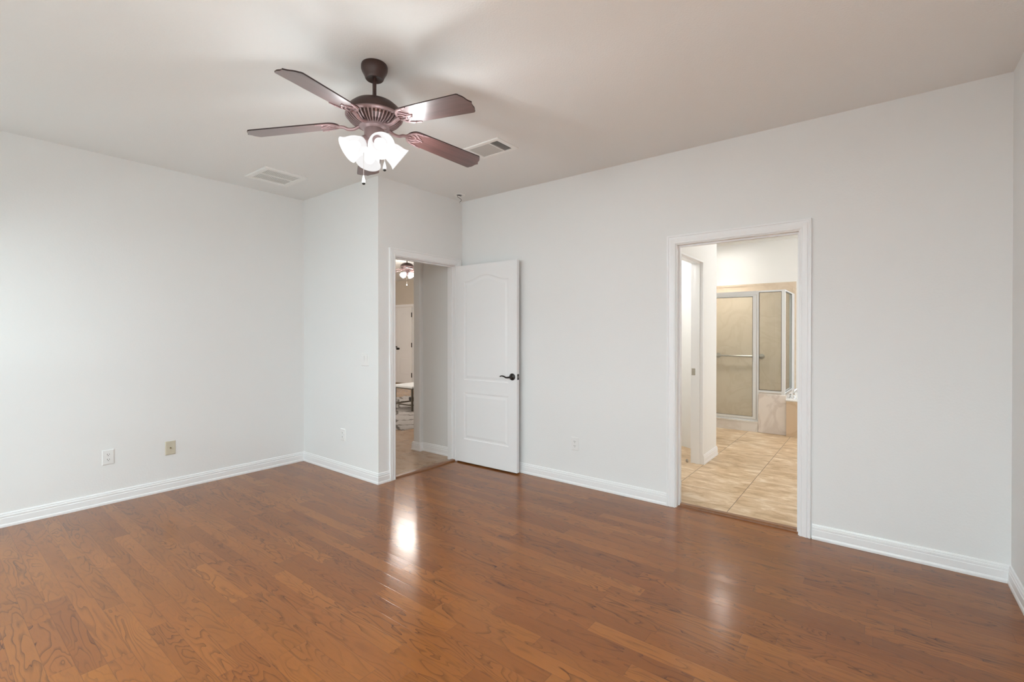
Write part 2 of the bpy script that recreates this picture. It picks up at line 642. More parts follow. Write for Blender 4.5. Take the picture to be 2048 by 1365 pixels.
def baseboard(name, p0, p1, nrm, e0, e1, label, m=None):
    """straight run from p0 to p1; nrm = plan normal into the room; e = -1 inside mitre, +1 outside mitre, 0 square"""
    p0, p1, nrm = Vector(p0), Vector(p1), Vector(nrm)
    d = (p1 - p0).normalized()
    bm = bmesh.new()
    rings = []
    for p, s, e in ((p0, -1, e0), (p1, 1, e1)):
        ring = []
        for v, z in BASE:
            q = p + d * (s * e * v) + nrm * v
            ring.append(bm.verts.new((q.x, q.y, z)))
        rings.append(ring)
    n = len(BASE)
    for i in range(n):
        bm.faces.new((rings[0][i], rings[0][(i + 1) % n], rings[1][(i + 1) % n], rings[1][i]))
    bm.faces.new(rings[0])
    bm.faces.new(rings[1])
    return struct(obj(name, bm, m or M_trim), label, 'baseboard')


# ------------------------------------------------------------------ floors and ceilings
FX = XA + 0.075      # end of the wood under the bath threshold
FY = YD + 0.035      # end of the wood under the hall threshold
bm = bmesh.new()
add_box(bm, XR - T, FX, YR - T, FY, -0.08, 0.0)
add_box(bm, XR - T, XJ + 0.06, FY, YB + T, -0.08, 0.0)
struct(obj('floor', bm, M_floor), 'glossy reddish brown oak plank floor of the empty bedroom', 'floor')
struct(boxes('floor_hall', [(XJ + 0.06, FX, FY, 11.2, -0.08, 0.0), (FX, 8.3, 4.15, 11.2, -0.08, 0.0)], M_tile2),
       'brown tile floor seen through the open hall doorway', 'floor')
struct(boxes('floor_bath', [(FX, 8.3, -1.4, 4.15, -0.08, 0.0)], M_tile), 'beige travertine tile floor of the bathroom', 'floor')
struct(boxes('ceiling', [(XR - T, XA + T / 2, YR - T, YD + T / 2, H, H + 0.1), (XR - T, XJ + T / 2, YD + T / 2, YB + T, H, H + 0.1)], M_ceil),
       'plain warm white textured bedroom ceiling', 'ceiling')
struct(boxes('ceiling_hall', [(XJ + T / 2, XA + T / 2, YD + T / 2, 11.2, H, H + 0.1), (XA + T / 2, 8.3, 4.15, 11.2, H, H + 0.1)], M_ceil),
       'ceiling of the living room beyond the hall doorway', 'ceiling')
struct(boxes('ceiling_bath', [(XA + T / 2, 8.3, -1.4, 4.15, H, H + 0.1)], M_bath), 'white bathroom ceiling', 'ceiling')

# ------------------------------------------------------------------ bedroom walls
BY0, BY1, BZ = 0.413, 1.215, 2.012     # bathroom opening in the long wall
HX0, HX1, HZ = 2.733, 3.505, 2.040     # hall opening in the doorway wall
struct(boxes('wall_left', [(XR - T, XJ + T, YB, YB + T, 0, H)], M_wall), 'long plain white wall on the left with two wall plates', 'wall')
struct(boxes('wall_jog', [(XJ, XJ + T, YD + T, YB, 0, H)], M_wall), 'short white wall with the light switch beside the hall doorway', 'wall')
struct(boxes('wall_doorway', [(XJ, HX0 - 0.018, YD, YD + T, 0, H), (HX1 + 0.018, XA + T, YD, YD + T, 0, H), (HX0 - 0.018, HX1 + 0.018, YD, YD + T, HZ + 0.018, H)], M_wall),
       'white wall around the hall doorway', 'wall')
struct(boxes('wall_long', [(XA, XA + T, YR - T, BY0 - 0.018, 0, H), (XA, XA + T, BY1 + 0.018, YD, 0, H), (XA, XA + T, BY0 - 0.018, BY1 + 0.018, BZ + 0.018, H)], M_wall),
       'long white wall with the bathroom doorway', 'wall')
struct(boxes('wall_right', [(XR - T, XA, YR - T, YR, 0, H)], M_wall), 'white wall at the right edge of the photo', 'wall')
# rear wall with a pair of windows, behind the camera
WZ0, WZ1 = 0.62, 2.02
WIN = [(-0.45, 0.95), (1.25, 2.55), (2.95, 4.25)]
rear = [(XR - T, XR, YR - T, WIN[0][0], 0, H), (XR - T, XR, WIN[0][1], WIN[1][0], 0, H), (XR - T, XR, WIN[1][1], WIN[2][0], 0, H), (XR - T, XR, WIN[2][1], YB, 0, H)]
for a, b in WIN:
    rear += [(XR - T, XR, a, b, 0, WZ0), (XR - T, XR, a, b, WZ1, H)]
struct(boxes('wall_rear', rear, M_wall), 'white rear wall with three windows, behind the viewer', 'wall')
for i, (a, b) in enumerate(WIN):
    bm = bmesh.new()
    fw = 0.045
    for q in ((a, a + fw, WZ0, WZ1), (b - fw, b, WZ0, WZ1), (a + fw, b - fw, WZ0, WZ0 + fw), (a + fw, b - fw, WZ1 - fw, WZ1),
              (a + fw, b - fw, (WZ0 + WZ1) / 2 - 0.02, (WZ0 + WZ1) / 2 + 0.02)):
        add_box(bm, XR - 0.09, XR - 0.04, q[0], q[1], q[2], q[3])
    w = struct(obj('window_%d' % (i + 1), bm, M_trim), ('white sash window in the rear wall nearest the right wall', 'middle white sash window in the rear wall', 'white sash window in the rear wall nearest the left wall')[i], 'window')
    boxes('pane', [(XR - 0.068, XR - 0.063, a + fw, b - fw, WZ0 + fw, WZ1 - fw)], M_winpane, w)
struct(boxes('added_patio_roof', [(-5.2, XR - T - 0.01, 1.15, 5.2, 3.05, 3.15)], M_ground), 'unseen roof added to keep the sun off two of the rear windows', 'roof')  # added outside to block the sun at two windows
struct(boxes('patio_ground', [(-7.0, XR - T - 0.01, -3.0, 8.0, -0.2, -0.08)], M_ground), 'grey patio ground outside the rear windows', 'ground')

# baseboards
baseboard('baseboard_left', (XR, YB), (XJ, YB), (0, -1), -1, -1, 'white stepped baseboard along the left wall')
baseboard('baseboard_jog', (XJ, YB), (XJ, YD), (-1, 0), -1, 1, 'white baseboard under the light switch wall')
baseboard('baseboard_doorway', (XJ, YD), (HX0 - 0.072, YD), (0, -1), 1, 0, 'tiny piece of white baseboard left of the hall doorway')
baseboard('baseboard_long', (XA, YD), (XA, BY1 + 0.072), (-1, 0), -1, 0, 'white baseboard behind the open door, left of the bathroom doorway')
baseboard('baseboard_corner', (XA, BY0 - 0.078), (XA, YR), (-1, 0), 0, -1, 'white baseboard right of the bathroom doorway')
baseboard('baseboard_right', (XA, YR), (XR, YR), (0, 1), -1, -1, 'white baseboard at the right edge of the photo')
baseboard('baseboard_rear', (XR, YR), (XR, YB), (1, 0), -1, -1, 'white baseboard below the rear windows')

# casings and jambs
def door_trim(name, cname, a0, a1, zt, f3, back, label):
    """f3(a, z, v): along the wall, height, distance off the wall face; back = depth of the jamb"""
    bm = bmesh.new()
    g = 0.006
    sweep_frame(bm, CASING, [(a0 - g, 0, -1, 0), (a0 - g, zt + g, -1, 1), (a1 + g, zt + g, 1, 1), (a1 + g, 0, 1, 0)], f3)
    root = struct(obj(name, bm, M_trim), label, 'door trim')
    bm = bmesh.new()
    sweep_frame(bm, [(0, 0), (0.017, 0), (0.017, -back), (0, -back)], [(a0, 0, -1, 0), (a0, zt, -1, 1), (a1, zt, 1, 1), (a1, 0, 1, 0)], f3)
    obj('jamb', bm, M_trim, root)
    bm = bmesh.new()
    sweep_frame(bm, [(0, -0.046), (-0.011, -0.046), (-0.011, -0.078), (0, -0.078)], [(a0, 0, -1, 0), (a0, zt, -1, 1), (a1, zt, 1, 1), (a1, 0, 1, 0)], f3)
    obj('stop', bm, M_trim, root)
    return root

tr_b = door_trim('trim_1', 'casing', BY0, BY1, BZ, lambda a, z, v: (XA - v, a, z), T, 'white moulded casing around the bathroom doorway')
tr_h = door_trim('trim_2', 'casing', HX0, HX1, HZ, lambda a, z, v: (a, YD - v, z), T, 'white moulded casing around the hall doorway')
tag(boxes('strike_plate', [(XA + 0.052, XA + 0.078, BY1 - 0.0025, BY1 - 0.0005, 0.86, 0.93)], M_black, tr_b), 'dark metal strike plate')
def threshold(name, a, b, c, d, axis, label):
    bm = bmesh.new()
    pts = [(0, 0.0), (0.002, 0.009), (0.010, 0.016), (0.045, 0.017), (0.062, 0.011), (0.068, 0.0)]
    ra, rb = [], []
    for u, z in pts:
        if axis == 'X':
            ra.append(bm.verts.new((c + u, a, z)))
            rb.append(bm.verts.new((c + u, b, z)))
        else:
            ra.append(bm.verts.new((a, c + u, z)))
            rb.append(bm.verts.new((b, c + u, z)))
    for i in range(len(pts)):
        j = (i + 1) % len(pts)
        bm.faces.new((ra[i], ra[j], rb[j], rb[i]))
    bm.faces.new(ra)
    bm.faces.new(rb)
    return struct(obj(name, bm, M_thresh), label, 'threshold')

threshold('trim_3', BY0 - 0.0, BY1 + 0.0, XA + 0.045, 0, 'X', 'brown wood threshold strip at the bathroom doorway')
threshold('trim_4', HX0, HX1 + 0.0, YD + 0.0, 0, 'Y', 'brown wood threshold strip at the hall doorway')


# ------------------------------------------------------------------ panel doors
def inset_loop(pts, d):
    n = len(pts)
    out = []
    for i in range(n):
        p, q, r = Vector(pts[i - 1]), Vector(pts[i]), Vector(pts[(i + 1) % n])
        d1, d2 = (q - p).normalized(), (r - q).normalized()
        n1, n2 = Vector((-d1.y, d1.x)), Vector((-d2.y, d2.x))
        b = (n1 + n2)
        b = b / max(0.3, b.length_squared) * 2 if b.length > 1e-6 else n1
        k = b.normalized() / max(0.5, b.normalized().dot(n1))
        out.append((q.x + k.x * d, q.y + k.y * d))
    return out


def panel_door_mesh(w, z0, z1, th, panels, f3):
    """front face at depth 0 with moulded panels, back at th. u in 0..w from the hinge."""
    bm = bmesh.new()
    outer = [(0, z0), (w, z0), (w, z1), (0, z1)]
    ov = [bm.verts.new(f3(u, z, 0)) for u, z in outer]
    edges = [bm.edges.new((ov[i], ov[(i + 1) % 4])) for i in range(4)]
    for loop in panels:
        lv = [bm.verts.new(f3(u, z, 0)) for u, z in loop]
        n = len(lv)
        edges += [bm.edges.new((lv[i], lv[(i + 1) % n])) for i in range(n)]
        prev = lv
        for d, dep in ((0.003, 0.004), (0.012, 0.0055), (0.018, 0.0055), (0.042, 0.001)):
            ring = [bm.verts.new(f3(u, z, dep)) for u, z in inset_loop(loop, d)]
            for i in range(n):
                bm.faces.new((prev[i], prev[(i + 1) % n], ring[(i + 1) % n], ring[i]))
            prev = ring
        bm.faces.new(prev)
    bmesh.ops.triangle_fill(bm, use_beauty=True, use_dissolve=False, edges=edges)
    bv = [bm.verts.new(f3(u, z, th)) for u, z in outer]
    bm.faces.new(bv)
    for i in range(4):
        bm.faces.new((ov[i], ov[(i + 1) % 4], bv[(i + 1) % 4], bv[i]))
    return bm


def arch_panel(u0, u1, z0, zs, zp, n=14):
    pts = [(u0, z0), (u1, z0)]
    for i in range(n + 1):
        t = i / n
        u = u1 + (u0 - u1) * t
        s = 0.5 - 0.5 * math.cos(2 * PI * t)
        pts.append((u, zs + (zp - zs) * s ** 1.25))
    return pts


def rect_panel(u0, u1, z0, z1):
    return [(u0, z0), (u1, z0), (u1, z1), (u0, z1)]


# open hall door, folded back near the long wall
DL = 0.778
HP = Vector((3.497, 3.4595, 0))
dv = (Vector((3.5165, 2.681, 0)) - HP).normalized()
dn = Vector((-dv.y, dv.x, 0))           # away from the viewer, towards the long wall
if dn.x < 0:
    dn = -dn
def fdoor(u, z, w):
    p = HP + dv * u + dn * w
    return (p.x, p.y, z)
leaf = panel_door_mesh(DL, 0.014, 2.031, 0.036, [arch_panel(0.108, 0.678, 0.860, 1.862, 1.922), rect_panel(0.108, 0.678, 0.250, 0.731)], fdoor)
door1 = struct(obj('door_1', leaf, M_door), 'open white two-panel door with arched top panel, folded back to the wall', 'door')
def lever_at(parent, u, z, side):
    bm = bmesh.new()
    c = Vector(fdoor(u, z, 0))
    ax = -dn
    rot = Vector((0, 0, 1)).rotation_difference(ax).to_matrix().to_4x4()
    mt = Matrix.Translation(c) @ rot
    add_lathe(bm, [(0.033, 0.0), (0.033, 0.006), (0.028, 0.011), (0.016, 0.016), (0.012, 0.020), (0.011, 0.040), (0.009, 0.045)], 28, mt)
    k = c + ax * 0.038
    path = [k, k - dv * 0.020 + Vector((0, 0, -0.004)), k - dv * 0.048 + Vector((0, 0, -0.006)), k - dv * 0.078 + Vector((0, 0, 0.004)),
            k - dv * 0.104 + Vector((0, 0, 0.006)), k - dv * 0.122 + Vector((0, 0, -0.001))]
    sp = spline(path, 5)
    add_tube(bm, sp, [0.010 - 0.0055 * (i / (len(sp) - 1)) for i in range(len(sp))], 10)
    return tag(obj('lever_handle', bm, M_black, parent, 0.7), 'dark bronze lever handle')
lever_at(door1, DL - 0.052, 0.922, 1)
bm = bmesh.new()
q = [fdoor(DL + 0.0004, z, w) for z in (0.895, 0.950) for w in (0.006, 0.030)]
q2 = [fdoor(DL + 0.0018, z, w) for z in (0.895, 0.950) for w in (0.006, 0.030)]
vs = [bm.verts.new(p) for p in q + q2]
for f in ((0, 1, 3, 2), (4, 6, 7, 5), (0, 4, 5, 1), (2, 3, 7, 6), (0, 2, 6, 4), (1, 5, 7, 3)):
    bm.faces.new([vs[i] for i in f])
lp = tag(obj('latch_plate', bm, M_black, door1), 'dark metal latch plate')
bm = bmesh.new()
c0 = Vector(fdoor(DL + 0.0015, 0.922, 0.018))
add_tube(bm, [c0, c0 + dv * 0.010], 0.007, 10)
obj('latch_bolt', bm, M_nickel, lp)
for z in (0.22, 1.03, 1.84):
    bm = bmesh.new()
    p = Vector(fdoor(-0.0045, z, 0.014))
    add_tube(bm, [p + Vector((0, 0, -0.045)), p + Vector((0, 0, 0.045))], 0.004, 10)
    tag(obj('hinge', bm, M_black, door1, 0.7), 'dark metal hinge barrel')


# ------------------------------------------------------------------ wall plates
def wall_frame(origin, along, normal):
    o, a, n = Vector(origin), Vector(along), Vector(normal)
    return lambda u, v, w: tuple(o + a * u + Vector((0, 0, 1)) * v + n * w)


def plate_mesh(f3, w, h, t=0.006, ch=0.006):
    bm = bmesh.new()
    def ring(hw, hh, d):
        return [bm.verts.new(f3(x, y, d)) for x, y in ((-hw, -hh), (hw, -hh), (hw, hh), (-hw, hh))]
    rs = [ring(w / 2, h / 2, 0), ring(w / 2, h / 2, t * 0.35), ring(w / 2 - ch * 0.4, h / 2 - ch * 0.4, t * 0.8), ring(w / 2 - ch, h / 2 - ch, t)]
    for a, b in zip(rs, rs[1:]):
        for i in range(4):
            bm.faces.new((a[i], a[(i + 1) % 4], b[(i + 1) % 4], b[i]))
    bm.faces.new(rs[0])
    bm.faces.new(rs[-1])
    return bm


def outlet(origin, along, normal, label):
    f3 = wall_frame(origin, along, normal)
    root = tag(obj('electrical_outlet', plate_mesh(f3, 0.074, 0.116), M_plate), label, 'outlet', 'duplex outlets on the bedroom walls')
    for s in (1, -1):
        bm = bmesh.new()
        pts = []
        for i in range(24):
            a = 2 * PI * i / 24
            pts.append((max(-0.0165, min(0.0165, 0.0178 * math.cos(a))), s * 0.0195 + max(-0.0135, min(0.0135, 0.0165 * math.sin(a)))))
        add_poly_extrude(bm, pts, 0.0055, 0.0078, f3)
        rc = obj('receptacle', bm, M_plate, root)
        bm = bmesh.new()
        for (x, hh, ww) in ((-0.0064, 0.0046, 0.0014), (0.0064, 0.0037, 0.0014)):
            add_poly_extrude(bm, [(x - ww, s * 0.0195 + 0.0035 - hh), (x + ww, s * 0.0195 + 0.0035 - hh), (x + ww, s * 0.0195 + 0.0035 + hh), (x - ww, s * 0.0195 + 0.0035 + hh)], 0.0072, 0.0081, f3)
        add_poly_extrude(bm, [(0.0027 * math.cos(2 * PI * i / 12), s * 0.0195 - 0.0068 + 0.0027 * math.sin(2 * PI * i / 12)) for i in range(12)], 0.0072, 0.0081, f3)
        tag(obj('slots', bm, M_slot, rc), 'dark plug slots')
    bm = bmesh.new()
    add_poly_extrude(bm, [(0.003 * math.cos(2 * PI * i / 12), 0.003 * math.sin(2 * PI * i / 12)) for i in range(12)], 0.0055, 0.0068, f3)
    obj('screw', bm, M_alu, root)
    return root


outlet((0.953, YB, 0.366), (1, 0, 0), (0, -1, 0), 'white duplex outlet on the left wall, left of the ivory cable plate')
outlet((XJ, 4.030, 0.366), (0, -1, 0), (-1, 0, 0), 'white duplex outlet low on the narrow wall below the light switch')
outlet((XA, 2.106, 0.360), (0, -1, 0), (-1, 0, 0), 'white duplex outlet on the wall between the open door and bathroom doorway')

f3 = wall_frame((1.3625, YB, 0.360), (1, 0, 0), (0, -1, 0))
cx = tag(obj('cable_outlet', plate_mesh(f3, 0.074, 0.116), M_ivory), 'ivory coax cable plate on the left wall, right of the white outlet', 'cable outlet')
bm = bmesh.new()
P0 = Vector(f3(0, 0, 0.005))
add_tube(bm, [P0, P0 + Vector((0, -0.004, 0))], 0.0065, 6)
add_tube(bm, [P0 + Vector((0, -0.004, 0)), P0 + Vector((0, -0.013, 0))], 0.0045, 10)
tag(obj('coax_connector', bm, M_brass, cx), 'dull brass threaded connector')
for s in (1, -1):
    bm = bmesh.new()
    add_poly_extrude(bm, [(0.0028 * math.cos(2 * PI * i / 12), s * 0.042 + 0.0028 * math.sin(2 * PI * i / 12)) for i in range(12)], 0.0055, 0.0068, f3)
    obj('screw', bm, M_ivory, cx)

f3 = wall_frame((XJ, 3.672, 1.097), (0, -1, 0), (-1, 0, 0))
sw = tag(obj('light_switch', plate_mesh(f3, 0.116, 0.116), M_plate), 'white double rocker light switch plate left of the hall doorway', 'light switch')
for x in (-0.023, 0.023):
    bm = bmesh.new()
    a = [(x - 0.0165, -0.033), (x + 0.0165, -0.033), (x + 0.0165, 0.033), (x - 0.0165, 0.033)]
    v0 = [bm.verts.new(f3(u, v, 0.0055)) for u, v in a]
    v1 = [bm.verts.new(f3(u, v, 0.0065 if v < 0 else 0.0105)) for u, v in a]
    bm.faces.new(v0)
    bm.faces.new(v1)
    for i in range(4):
        bm.faces.new((v0[i], v0[(i + 1) % 4], v1[(i + 1) % 4], v1[i]))
    obj('rocker', bm, M_plate, sw)


# ------------------------------------------------------------------ ceiling vents and wiring hole
def ring_frame(bm, x0, x1, y0, y1, w, z0, z1, wx=None, wy0=None, wy1=None):
    prof = [(0, z1), (0, z0 + 0.003), (-0.006, z0), (-w + 0.004, z0), (-w, z0 + 0.003), (-w, z1)]
    rings = []
    for (x, y, dx, dy) in ((x0, y0, -1, -1), (x1, y0, 1, -1), (x1, y1, 1, 1), (x0, y1, -1, 1)):
        rings.append([bm.verts.new((x + dx * u, y + dy * u, z)) for u, z in prof])
    n = len(prof)
    for k in range(4):
        r0, r1 = rings[k], rings[(k + 1) % 4]
        for i in range(n):
            bm.faces.new((r0[i], r0[(i + 1) % n], r1[(i + 1) % n], r1[i]))


def add_slat(bm, x0, x1, y, z, w, tilt, th=0.0012, axis='X'):
    c, s = math.cos(tilt), math.sin(tilt)
    vs = []
    for e in (x0, x1):
        for a, b in ((-w / 2, -th / 2), (w / 2, -th / 2), (w / 2, th / 2), (-w / 2, th / 2)):
            dy, dz = a * c - b * s, a * s + b * c
            vs.append(bm.verts.new((e, y + dy, z + dz) if axis == 'X' else (y + dy, e, z + dz)))
    a, b = vs[:4], vs[4:]
    for i in range(4):
        bm.faces.new((a[i], a[(i + 1) % 4], b[(i + 1) % 4], b[i]))
    bm.faces.new(a)
    bm.faces.new(b)


# supply register by the fan
x0, x1, y0, y1 = 2.567, 2.811, 2.129, 2.470
v2 = empty('ceiling_vent', (0.5 * (x0 + x1), 0.5 * (y0 + y1), H), 'rectangular white ceiling vent with dark open louvers, right of the fan blade tip', 'vent')
ox, oy = v2.location.x, v2.location.y
bm = bmesh.new()
ring_frame(bm, x0 - ox, x1 - ox, y0 - oy, y1 - oy, 0.034, -0.010, -0.0004)
obj('frame', bm, M_ventw, v2)
boxes('backing', [(x0 - ox + 0.02, x1 - ox - 0.02, y0 - oy + 0.02, y1 - oy - 0.02, -0.0016, -0.0004)], M_slot, v2)
boxes('divider', [(x0 - ox + 0.03, x1 - ox - 0.03, 2.232 - oy, 2.240 - oy, -0.0095, -0.002)], M_ventw, v2)
bm = bmesh.new()
k = 6
for i in range(k):
    add_slat(bm, x0 - ox + 0.033, x1 - ox - 0.033, 2.170 - oy + (i + 0.5) * (2.230 - 2.170) / k, -0.0056, 0.0066, math.radians(62))
tag(obj('louver', bm, M_ventg, v2), 'dark open louvers')
bm = bmesh.new()
k = 13
for i in range(k):
    add_slat(bm, x0 - ox + 0.033, x1 - ox - 0.033, 2.242 - oy + (i + 0.5) * (2.432 - 2.242) / k, -0.0056, 0.0125, math.radians(-24))
tag(obj('louver', bm, M_ventg, v2), 'grey slanted louvers')
# return grille near the left wall
x0, x1, y0, y1 = 1.824, 2.192, 4.018, 4.405
v1 = empty('ceiling_vent', (0.5 * (x0 + x1), 0.5 * (y0 + y1), H), 'square white ceiling vent with fine closed slats, near the left wall', 'vent')
ox, oy = v1.location.x, v1.location.y
bm = bmesh.new()
ring_frame(bm, x0 - ox, x1 - ox, y0 - oy, y1 - oy, 0.042, -0.014, -0.0004)
obj('frame', bm, M_ventw, v1)
boxes('backing', [(x0 - ox + 0.03, x1 - ox - 0.03, y0 - oy + 0.03, y1 - oy - 0.03, -0.0016, -0.0004)], M_slot, v1)
boxes('divider', [(x0 - ox + 0.04, x1 - ox - 0.04, -0.004, 0.004, -0.011, -0.002)], M_ventw, v1)
for s in (0, 1):
    bm = bmesh.new()
    ya, yb = ((y0 - oy + 0.041, -0.004), (0.004, y1 - oy - 0.041))[s]
    k = 24
    for i in range(k):
        add_slat(bm, ya, yb, x0 - ox + 0.042 + (i + 0.5) * (x1 - x0 - 0.084) / k, -0.0062, 0.0104, math.radians(10), axis='Y')
    obj('louver', bm, M_ventw, v1)

wh = empty('smoke_detector_mount', (3.397, 3.318, H), 'bare round ceiling mount with a dangling wire, in the corner above the open door', 'ceiling mount')
bm = bmesh.new()
add_lathe(bm, [(0.056, -0.0004), (0.056, -0.006), (0.050, -0.009), (0.034, -0.009), (0.030, -0.004), (0.030, -0.0004)], 32, cap=False)
obj('mounting_ring', bm, M_ventw, wh, 0.6)
bm = bmesh.new()
add_lathe(bm, [(0.031, -0.0006), (0.031, -0.0012)], 24)
tag(obj('wire_hole', bm, M_slot, wh), 'dark round hole')
bm = bmesh.new()
rt = Vector((0.614, -0.789, 0))
add_tube(bm, spline([rt * -0.014 + Vector((0, 0, -0.001)), rt * -0.016 + Vector((0, 0, -0.020)), rt * 0.006 + Vector((0, 0, -0.036)), rt * 0.022 + Vector((0, 0, -0.052)), rt * 0.012 + Vector((0, 0, -0.068)), rt * 0.000 + Vector((0, 0, -0.078))], 6), 0.0022, 8)
add_tube(bm, spline([rt * 0.004 + Vector((0, 0, -0.001)), rt * 0.010 + Vector((0, 0, -0.016)), rt * 0.022 + Vector((0, 0, -0.012))], 6), 0.002, 8)
tag(obj('wire', bm, M_wire, wh, 1.0), 'dangling dark wire')
bm = bmesh.new()
add_tube(bm, [rt * 0.000 + Vector((0, 0, -0.078)), rt * 0.010 + Vector((0, 0, -0.072)), rt * 0.006 + Vector((0, 0, -0.090))], 0.003, 8)
tag(obj('wire_connector', bm, M_wirew, wh, 1.0), 'small white connector')


# ------------------------------------------------------------------ ceiling fans
PITCH = -0.183
DROOP = 0.115     # blades hang slightly lower at the tip
def blade_f3(r, w, z):
    return (r, w * math.cos(PITCH) - z * math.sin(PITCH), w * math.sin(PITCH) + z * math.cos(PITCH) + DROOP * (0.6172 - r))


def blade_outline():
    rs, rc, hw = 0.6176, 0.6449, 0.068
    up = []
    for i in range(9):                        # rounded root
        a = PI / 2 * (1 - i / 8)
        up.append((0.232 - 0.048 * math.sin(a), 0.0595 * math.cos(a)))
    up = [(0.184, 0.0)] + up[1:]
    up.append((0.40, 0.0640))
    for i in range(6):                        # shoulder
        a = PI / 2 * i / 5
        up.append((rs - 0.014 + 0.014 * math.sin(a), hw - 0.010 * (1 - math.cos(a))))
    for i in range(1, 13):                    # ogee to the point
        t = i / 12
        up.append((rs + (rc - rs) * (t + 0.11 * math.sin(2 * PI * t)), (hw - 0.010) * (1 - t)))
    low = [(r, -w) for r, w in reversed(up[1:-1])]
    return up + low


def make_blade_mesh():
    bm = bmesh.new()
    add_poly_extrude(bm, blade_outline(), -0.003, 0.003, blade_f3, 0, 1)
    return bm


def make_bracket_mesh(dz):
    """scrolled blade holder: arm from the motor, three-pronged plate under the blade. dz = motor height above blade plane"""
    bm = bmesh.new()
    zb0, zb1 = -0.0075, -0.0035
    sp = spline([(0.078, 0, dz - 0.002), (0.105, 0, dz - 0.016), (0.135, 0, dz - 0.018), (0.160, 0, dz - 0.008), (0.192, 0, 0.0415)], 6)
    add_tube(bm, sp, [0.0085, ] * len(sp), 8)
    def rib(pts, w):
        p = [(v.x, v.y) for v in spline([(a, b, 0) for a, b in pts], 7)]
        n = len(p)
        add_ribbon(bm, p, [w * (1 - 0.45 * abs(2 * i / (n - 1) - 0.7)) for i in range(n)], zb0, zb1, blade_f3)
    for s in (1, -1):
        rib([(0.178, 0), (0.190, s * 0.022), (0.212, s * 0.044), (0.245, s * 0.054), (0.285, s * 0.060)], 0.013)
        rib([(0.212, s * 0.040), (0.232, s * 0.030), (0.246, s * 0.018), (0.262, s * 0.012)], 0.009)
        rib([(0.190, s * 0.018), (0.205, s * 0.020), (0.222, s * 0.016), (0.232, s * 0.004), (0.236, 0)], 0.009)
    rib([(0.180, 0), (0.196, 0.0), (0.206, 0.0)], 0.014)
    rib([(0.232, 0), (0.255, 0), (0.275, 0)], 0.010)
    for (r, w) in ((0.270, 0.0), (0.252, 0.052), (0.252, -0.052)):
        mt = Matrix.Translation(Vector(blade_f3(r, w, -0.0075)))
        add_lathe(bm, [(0.0045, 0.0), (0.0035, -0.0025)], 10, mt)
    return bm


BULB = [(0.010, 0.030), (0.016, 0.042), (0.025, 0.058), (0.0285, 0.072), (0.026, 0.086), (0.018, 0.097), (0.006, 0.102)]
SHADE = [(0.024, 0.0), (0.027, 0.008), (0.034, 0.020), (0.044, 0.036), (0.050, 0.052), (0.053, 0.068), (0.0555, 0.084), (0.060, 0.097), (0.067, 0.108)]


